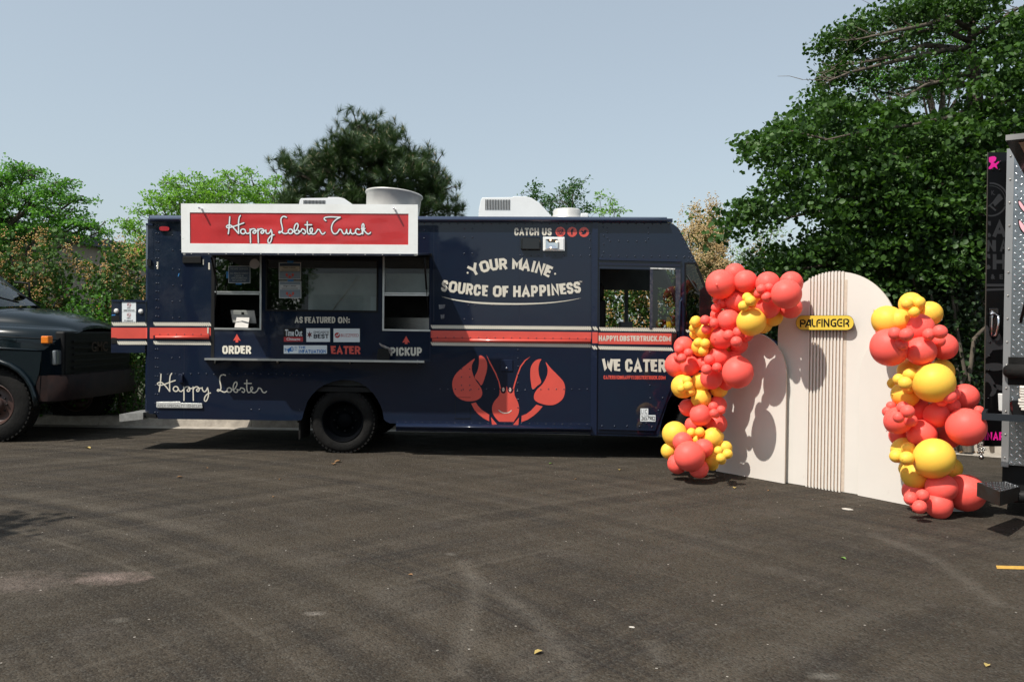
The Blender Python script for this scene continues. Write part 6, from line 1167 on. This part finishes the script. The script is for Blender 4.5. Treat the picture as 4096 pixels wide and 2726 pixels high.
# --- the big alder at the right
def inpoly(px, py, poly):
    c = np.zeros(len(px), bool); n = len(poly); j = n-1
    for i in range(n):
        xi, yi = poly[i]; xj, yj = poly[j]; m_ = ((yi > py) != (yj > py)) & (px < (xj-xi)*(py-yi)/(yj-yi+1e-9)+xi); c ^= m_; j = i
    return c
def alder():
    Y = 11.6; b_ = P(3905, 1330, Y); o = tree('alder_tree', (b_.x, Y, .1), 'big dark leaved alder with bare upper twigs at the right'); ob_ = Vector((b_.x, Y, .1))
    poly = [(3290,330),(3230,330),(3260,400),(3215,470),(3150,430),(3130,480),(3060,500),(3000,560),(2985,590),(3040,620),(3090,700),(3060,760),(2990,790),(2930,830),(2870,900),(2880,950),(2960,960),(3060,880),(3130,860),(3290,870),(3200,950),(3080,990),(3005,1060),(3060,1110),(3200,1120),(3420,1120),(3520,1180),(3640,1160),(3760,1100),(3840,1080),(3880,1150),(3960,1120),(4200,1100),(4200,60),(3960,40),(3930,300),(3860,420),(3700,470),(3560,420),(3420,400)]
    n = 1450; px = rng.uniform(2850, 4250, n); py = rng.uniform(0, 1200, n); k = inpoly(px, py, poly); px, py = px[k], py[k]
    Yd = rng.uniform(10.4, 13.0, len(px)); c = np.array([P(a, b2, y) for a, b2, y in zip(px, py, Yd)]); m_ = len(c)
    # every spray is a shallow drooping shelf of leaves
    nl = 58; tilt = rng.normal(size=(m_, 2))*.25+np.array([.22, .12]); r_ = rng.uniform(.16, .34, m_); ang = rng.uniform(0, 6.283, (m_, nl)); rr = np.sqrt(rng.uniform(0, 1, (m_, nl)))*r_[:, None]*rng.uniform(.75, 1.3, (m_, nl))
    dx, dy = rr*np.cos(ang)*1.25, rr*np.sin(ang); dz = dx*tilt[:, :1]+dy*tilt[:, 1:]-rr**2*1.1+rng.normal(size=(m_, nl))*.028
    pts = (c[:, None, :]+np.stack([dx, dy, dz], 2)).reshape(-1, 3)
    # keep the near part of the crown shallow where the panels stand
    pts = pts-np.array(ob_); N = len(pts); near = np.argsort(pts[:, 1])[:2600]; vis = near[rng.permutation(len(near))[:260]]
    msk = np.ones(N, bool); msk[vis] = False; leaves('crown', pts[msk], .072, LV_ALDER, o, upb=.75)
    me = bpy.data.meshes.new('leaf'); me.from_pydata([tuple(.072*q for q in v) for v in LEAF_ROUND[0]], [], LEAF_ROUND[1]); me.materials.append(LV_ALDER); Rl = rrot(260, .7)
    for i, q in enumerate(vis):
        lf = bpy.data.objects.new('leaf', me); COL.objects.link(lf); lf.parent = o; m4 = Matrix(Rl[i].tolist()).to_4x4(); m4.translation = Vector(pts[q]); lf.matrix_local = m4
    # sparse leaves and cones on the bare top
    w = [(3326,165,30,20),(3382,115,35,22),(3466,85,35,25),(3300,180,40,25),(3560,60,60,25),(3640,40,60,30),(3420,150,60,30),(3340,290,70,22),(3310,310,40,20),(3760,20,70,30),(3900,30,100,40)]
    w += [(x, y, 45, 16) for x, y in ((3380,215),(3460,190),(3520,240),(3600,170),(3660,260),(3740,130),(3780,330),(3440,310),(3560,330),(3700,60),(3820,250))]
    c = np.concatenate([ell(x, y, a, b2, 11.3, .5, int(a*b2/11), .0) for x, y, a, b2 in w]); leaves('sparse_leaves', clusters(c, 3, .06)-np.array(ob_), .055, LV_ALDER, o, upb=.5)
    mb = MB(); R0 = lambda x, y, Y_=11.6: P(x, y, Y_)-ob_
    tr = [(3912,2100,.16),(3908,1500,.155),(3902,1000,.13),(3897,560,.125),(3893,480,.115),(3900,400,.11),(3897,300,.085),(3885,190,.07),(3888,110,.055),(3895,0,.05),(3890,-120,.04)]
    mb.tube([R0(x, y) if y < 1900 else Vector((R0(x,1700).x,0,-.1)) for x, y, r in tr], [r for *_, r in tr], 12); 
    mb.build('trunk', BARK, o)
    mb = MB(); LB = [((3890,480),(3850,450),(3800,470),(3650,500),(3480,520),(3300,560)),((3888,500),(3990,430),(4040,400)),((3892,560),(3960,500),(4030,520),(4120,560)),((3885,190),(3780,200),(3600,240),(3400,290),(3300,330)),((3890,300),(3840,300),(3740,340),(3600,360)),((3885,345),(3800,320),(3700,340),(3560,420)),((3886,170),(3760,110),(3640,140),(3500,180),(3350,230)),
     ((3890,120),(3800,70),(3700,100),(3560,130),(3420,160)),((3893,60),(3820,20),(3700,10),(3560,60)),((3886,200),(3700,180),(3560,230),(3400,260)),((3890,140),(3960,110),(4030,60),(4100,20)),((3892,240),(3960,180),(4040,140)),((3600,830),(3400,840),(3240,850),(3120,880)),((3880,700),(3700,760),(3500,800),(3300,780)),((3870,900),(3700,960),(3500,1000),(3300,1060),(3100,1090)),((3850,620),(3650,640),(3400,580),(3150,520))]
    for q in LB:
        pts_ = [R0(x, y, 11.6-.25*i*(1 if hash(q) % 2 else .2)) for i, (x, y) in enumerate(q)]; n_ = len(q); mb.tube(pts_, [.045-.036*i/(n_-1) for i in range(n_)], 6)
        if q[-1][1] < 450:
            for i in range(len(pts_)-1):
                for _ in range(6):
                    a = pts_[i].lerp(pts_[i+1], random.random()); d_ = Vector((-random.uniform(.2,.9), random.uniform(-.4,.4), random.uniform(-.25,.3))); e_ = a+d_*random.uniform(.2,.55); p_ = limb(mb, a, e_, .009, .003, .07, 4, 4)
                    for __ in range(2): s_ = p_[random.randint(1,4)]; limb(mb, s_, s_+Vector((random.uniform(-.3,.1), random.uniform(-.2,.2), random.uniform(-.15,.15))), .006, .0025, .1, 2, 3)
    mb.build('branches', TWIG, o)
    cn = np.concatenate([ell(x, y, a, b2, 11.3, .4, 14, .0) for x, y, a, b2 in ((3520,200,60,30),(3560,240,40,20),(3700,110,60,30),(3760,170,50,40),(3440,180,40,20),(3800,230,60,30))])-np.array(ob_)
    scat('cones', [(0,0,-.6),(.45,0,0),(0,.45,0),(-.45,0,0),(0,-.45,0),(0,0,.6)], [(0,2,1),(0,3,2),(0,4,3),(0,1,4),(5,1,2),(5,2,3),(5,3,4),(5,4,1)], cn, rrot(len(cn), 1), rng.uniform(.02,.04,len(cn)), BLACKM, o, kind='stuff')
alder()
# darker woodland filling under and behind the alder
def thicket(name, label, px0, px1, y0, y1, Y, n, lm, size, dpt=1.6, nl=14):
    px = rng.uniform(px0, px1, n); py = rng.uniform(y0, y1, n); cl = np.sin(px*.017+1)*np.sin(py*.02+2)+rng.normal(size=n)*.6; k = cl > -.75; c = np.array([P(a, b2, Y+rng.uniform(-.5,.5)*dpt) for a, b2 in zip(px[k], py[k])]); c = c[c[:, 2] > .1]
    b_ = P((px0+px1)/2, 1340, Y); ob_ = Vector((b_.x, Y, .13)); o = tree(name, ob_, label, 'shrub'); leaves('foliage', clusters(c, nl, .14)-np.array(ob_), size, lm, o)
    mb = MB()
    for k in range(9): a = Vector((random.uniform(-.45,.45)*(px1-px0)*Y/F, random.uniform(-.5,.5), -.1)); limb(mb, a, a+Vector((random.gauss(0,.4), random.gauss(0,.3), random.uniform(1.6,3.2))), .035, .012, .08)
    mb.build('stem', TWIG, o)
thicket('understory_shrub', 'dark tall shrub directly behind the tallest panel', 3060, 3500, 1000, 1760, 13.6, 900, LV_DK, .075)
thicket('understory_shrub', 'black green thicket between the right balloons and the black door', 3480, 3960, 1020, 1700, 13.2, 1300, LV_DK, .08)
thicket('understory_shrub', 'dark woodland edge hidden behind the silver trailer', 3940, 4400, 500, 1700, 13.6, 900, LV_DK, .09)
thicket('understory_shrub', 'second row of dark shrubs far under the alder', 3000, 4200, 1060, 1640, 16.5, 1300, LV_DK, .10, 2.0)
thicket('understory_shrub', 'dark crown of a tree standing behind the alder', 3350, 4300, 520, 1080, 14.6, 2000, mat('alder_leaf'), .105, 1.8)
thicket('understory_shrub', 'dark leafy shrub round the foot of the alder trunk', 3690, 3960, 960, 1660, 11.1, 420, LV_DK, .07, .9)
# --- trees near the camera, outside the frame: they throw the shade at the left and show in the glass
def side_tree(label, x, y, h, rad, ncl, sd_, zlow):
    o = tree('street_tree', (x, y, 0), label); mb = MB(); limb(mb, (0,0,-.1), (0,0,h*.8), .16, .06, .03, 6, 8); v = rng.normal(size=(ncl, 3)); v /= np.linalg.norm(v, axis=1)[:, None]; v *= rng.uniform(.15, 1, ncl)[:, None]**.4
    c = v*np.array([rad, rad, (h-zlow)/2])+np.array([0, 0, (h+zlow)/2])
    for q in c[:40]: limb(mb, (0,0,min(h*.7, max(zlow, q[2]-.6))), q, .03, .008, .08, 4, 4)
    mb.build('trunk', BARK, o); leaves('crown', clusters(c, 22, .16), .11, LV_ALDER, o)
side_tree('tree left of the photographer whose shade falls on the asphalt', -7.3, 3.45, 5.8, .36, 26, 1, 5.2)
side_tree('tree behind the photographer, mirrored in the serving window', -10.5, -9.0, 6.5, 1.7, 420, 2, 1.5)
side_tree('tree behind the photographer at the far left', -13, -12.0, 9, 3.2, 700, 3, 2.2)
side_tree('low tree far behind the photographer, leftmost of the row', -36, -30.0, 8, 4.5, 700, 3, .6)
side_tree('low tree far behind the photographer, beside the warehouse', -26, -30.0, 7.5, 4.5, 700, 3, .6)
# ------------------------------------------------------------------ litter on the asphalt
DRY = mat('dry_leaf', (.28,.15,.06), .8, col2=(.18,.09,.035), vscale=40); DRY2 = mat('yellow_leaf', (.42,.31,.10), .8); STN = mat('pale_stone', (.50,.46,.40), .9, bump=.4, bscale=40)
def litter(name, px, py, s_, mt, label, catg, grp=None, kind_=0):
    g_ = G(px, py); e = MB(); a = random.uniform(0, 6.28)
    if kind_ == 0:
        for v in LEAF_SLIM[0]: e.v.append((v[0]*s_*1.4, (v[1]-.5)*s_, .004+abs(v[0])*s_*.8+random.uniform(0,.1)*s_))
        e.f = [tuple(f) for f in LEAF_SLIM[1]]; e.m = [0]*len(e.f); e.sm = [False]*len(e.f); e.v = [(x, y, max(.003, z)) for x, y, z in e.v]
    else: e.lathe([(.001,.5*s_*.4),(s_*.3,s_*.17),(s_*.5,s_*.08),(s_*.42,0)], (0,0,0), 'z', 7, smooth=False); e.v = [(x*1.5+random.uniform(-.1,.1)*s_, y+random.uniform(-.1,.1)*s_, z) for x, y, z in e.v]
    o = e.build(name, mt, None, (g_.x, g_.y, 0), label=label, category=catg); o.rotation_euler = (0, 0, a)
    if grp: o['group'] = grp
    return o
litter('stone', 3390, 2037, .065, STN, 'pale flat stone on the asphalt in front of the slatted panel', 'stone', None, 1)
litter('stone', 2527, 2507, .022, STN, 'tiny white stone alone in the right middle of the asphalt', 'stone', None, 1)
litter('fallen_leaf', 2153, 2612, .055, DRY2, 'yellow dry leaf lying nearest the camera, bottom centre', 'leaf')
litter('fallen_leaf', 3948, 2663, .045, DRY2, 'orange dry leaf in the bottom right corner', 'leaf')
litter('fallen_leaf', 3372, 2235, .05, mat('green_leaf', (.12,.22,.04), .6), 'small green leaf on the asphalt right of centre', 'leaf')
litter('fallen_leaf', 720, 1910, .07, DRY, 'pale brown leaf on the asphalt below the food truck rear', 'leaf')
litter('fallen_leaf', 352, 1793, .09, DRY2, 'tan leaf on the asphalt in front of the dark truck wheel', 'leaf')
litter('fallen_leaf', 1352, 1848, .10, DRY, 'orange brown leaf in front of the rear wheel, farther of the pair', 'leaf')
litter('fallen_leaf', 1333, 1857, .09, DRY, 'orange brown leaf in front of the rear wheel, nearer of the pair', 'leaf')
litter('fallen_leaf', 2204, 1855, .06, mat('green_leaf'), 'curled green leaf on the asphalt under the lobster emblem', 'leaf')
litter('fallen_leaf', 2477, 1880, .06, DRY2, 'tan curled leaf on the asphalt left of the low balloons', 'leaf')
litter('fallen_leaf', 2938, 1952, .06, DRY2, 'yellowish leaf just in front of the small panel', 'leaf')
for i, (x, y) in enumerate([(828,1872),(1120,1918),(1094,1988),(1642,2301),(2303,1917),(3075,1963)]):
    litter('fallen_leaf', x, y, .035, DRY, 'tiny brown leaf scrap scattered on the open asphalt', 'leaf', 'tiny leaf scraps on the asphalt')
for i in range(22):
    x = random.uniform(3842, 3985); y = 1812+random.gauss(0, 2.2)
    o = litter('fallen_leaf', x, y, .085, DRY, 'brown dry leaf drifted against the kerb by the black door', 'leaf', 'dry leaves in the gutter by the trailer'); o.location.z = .01
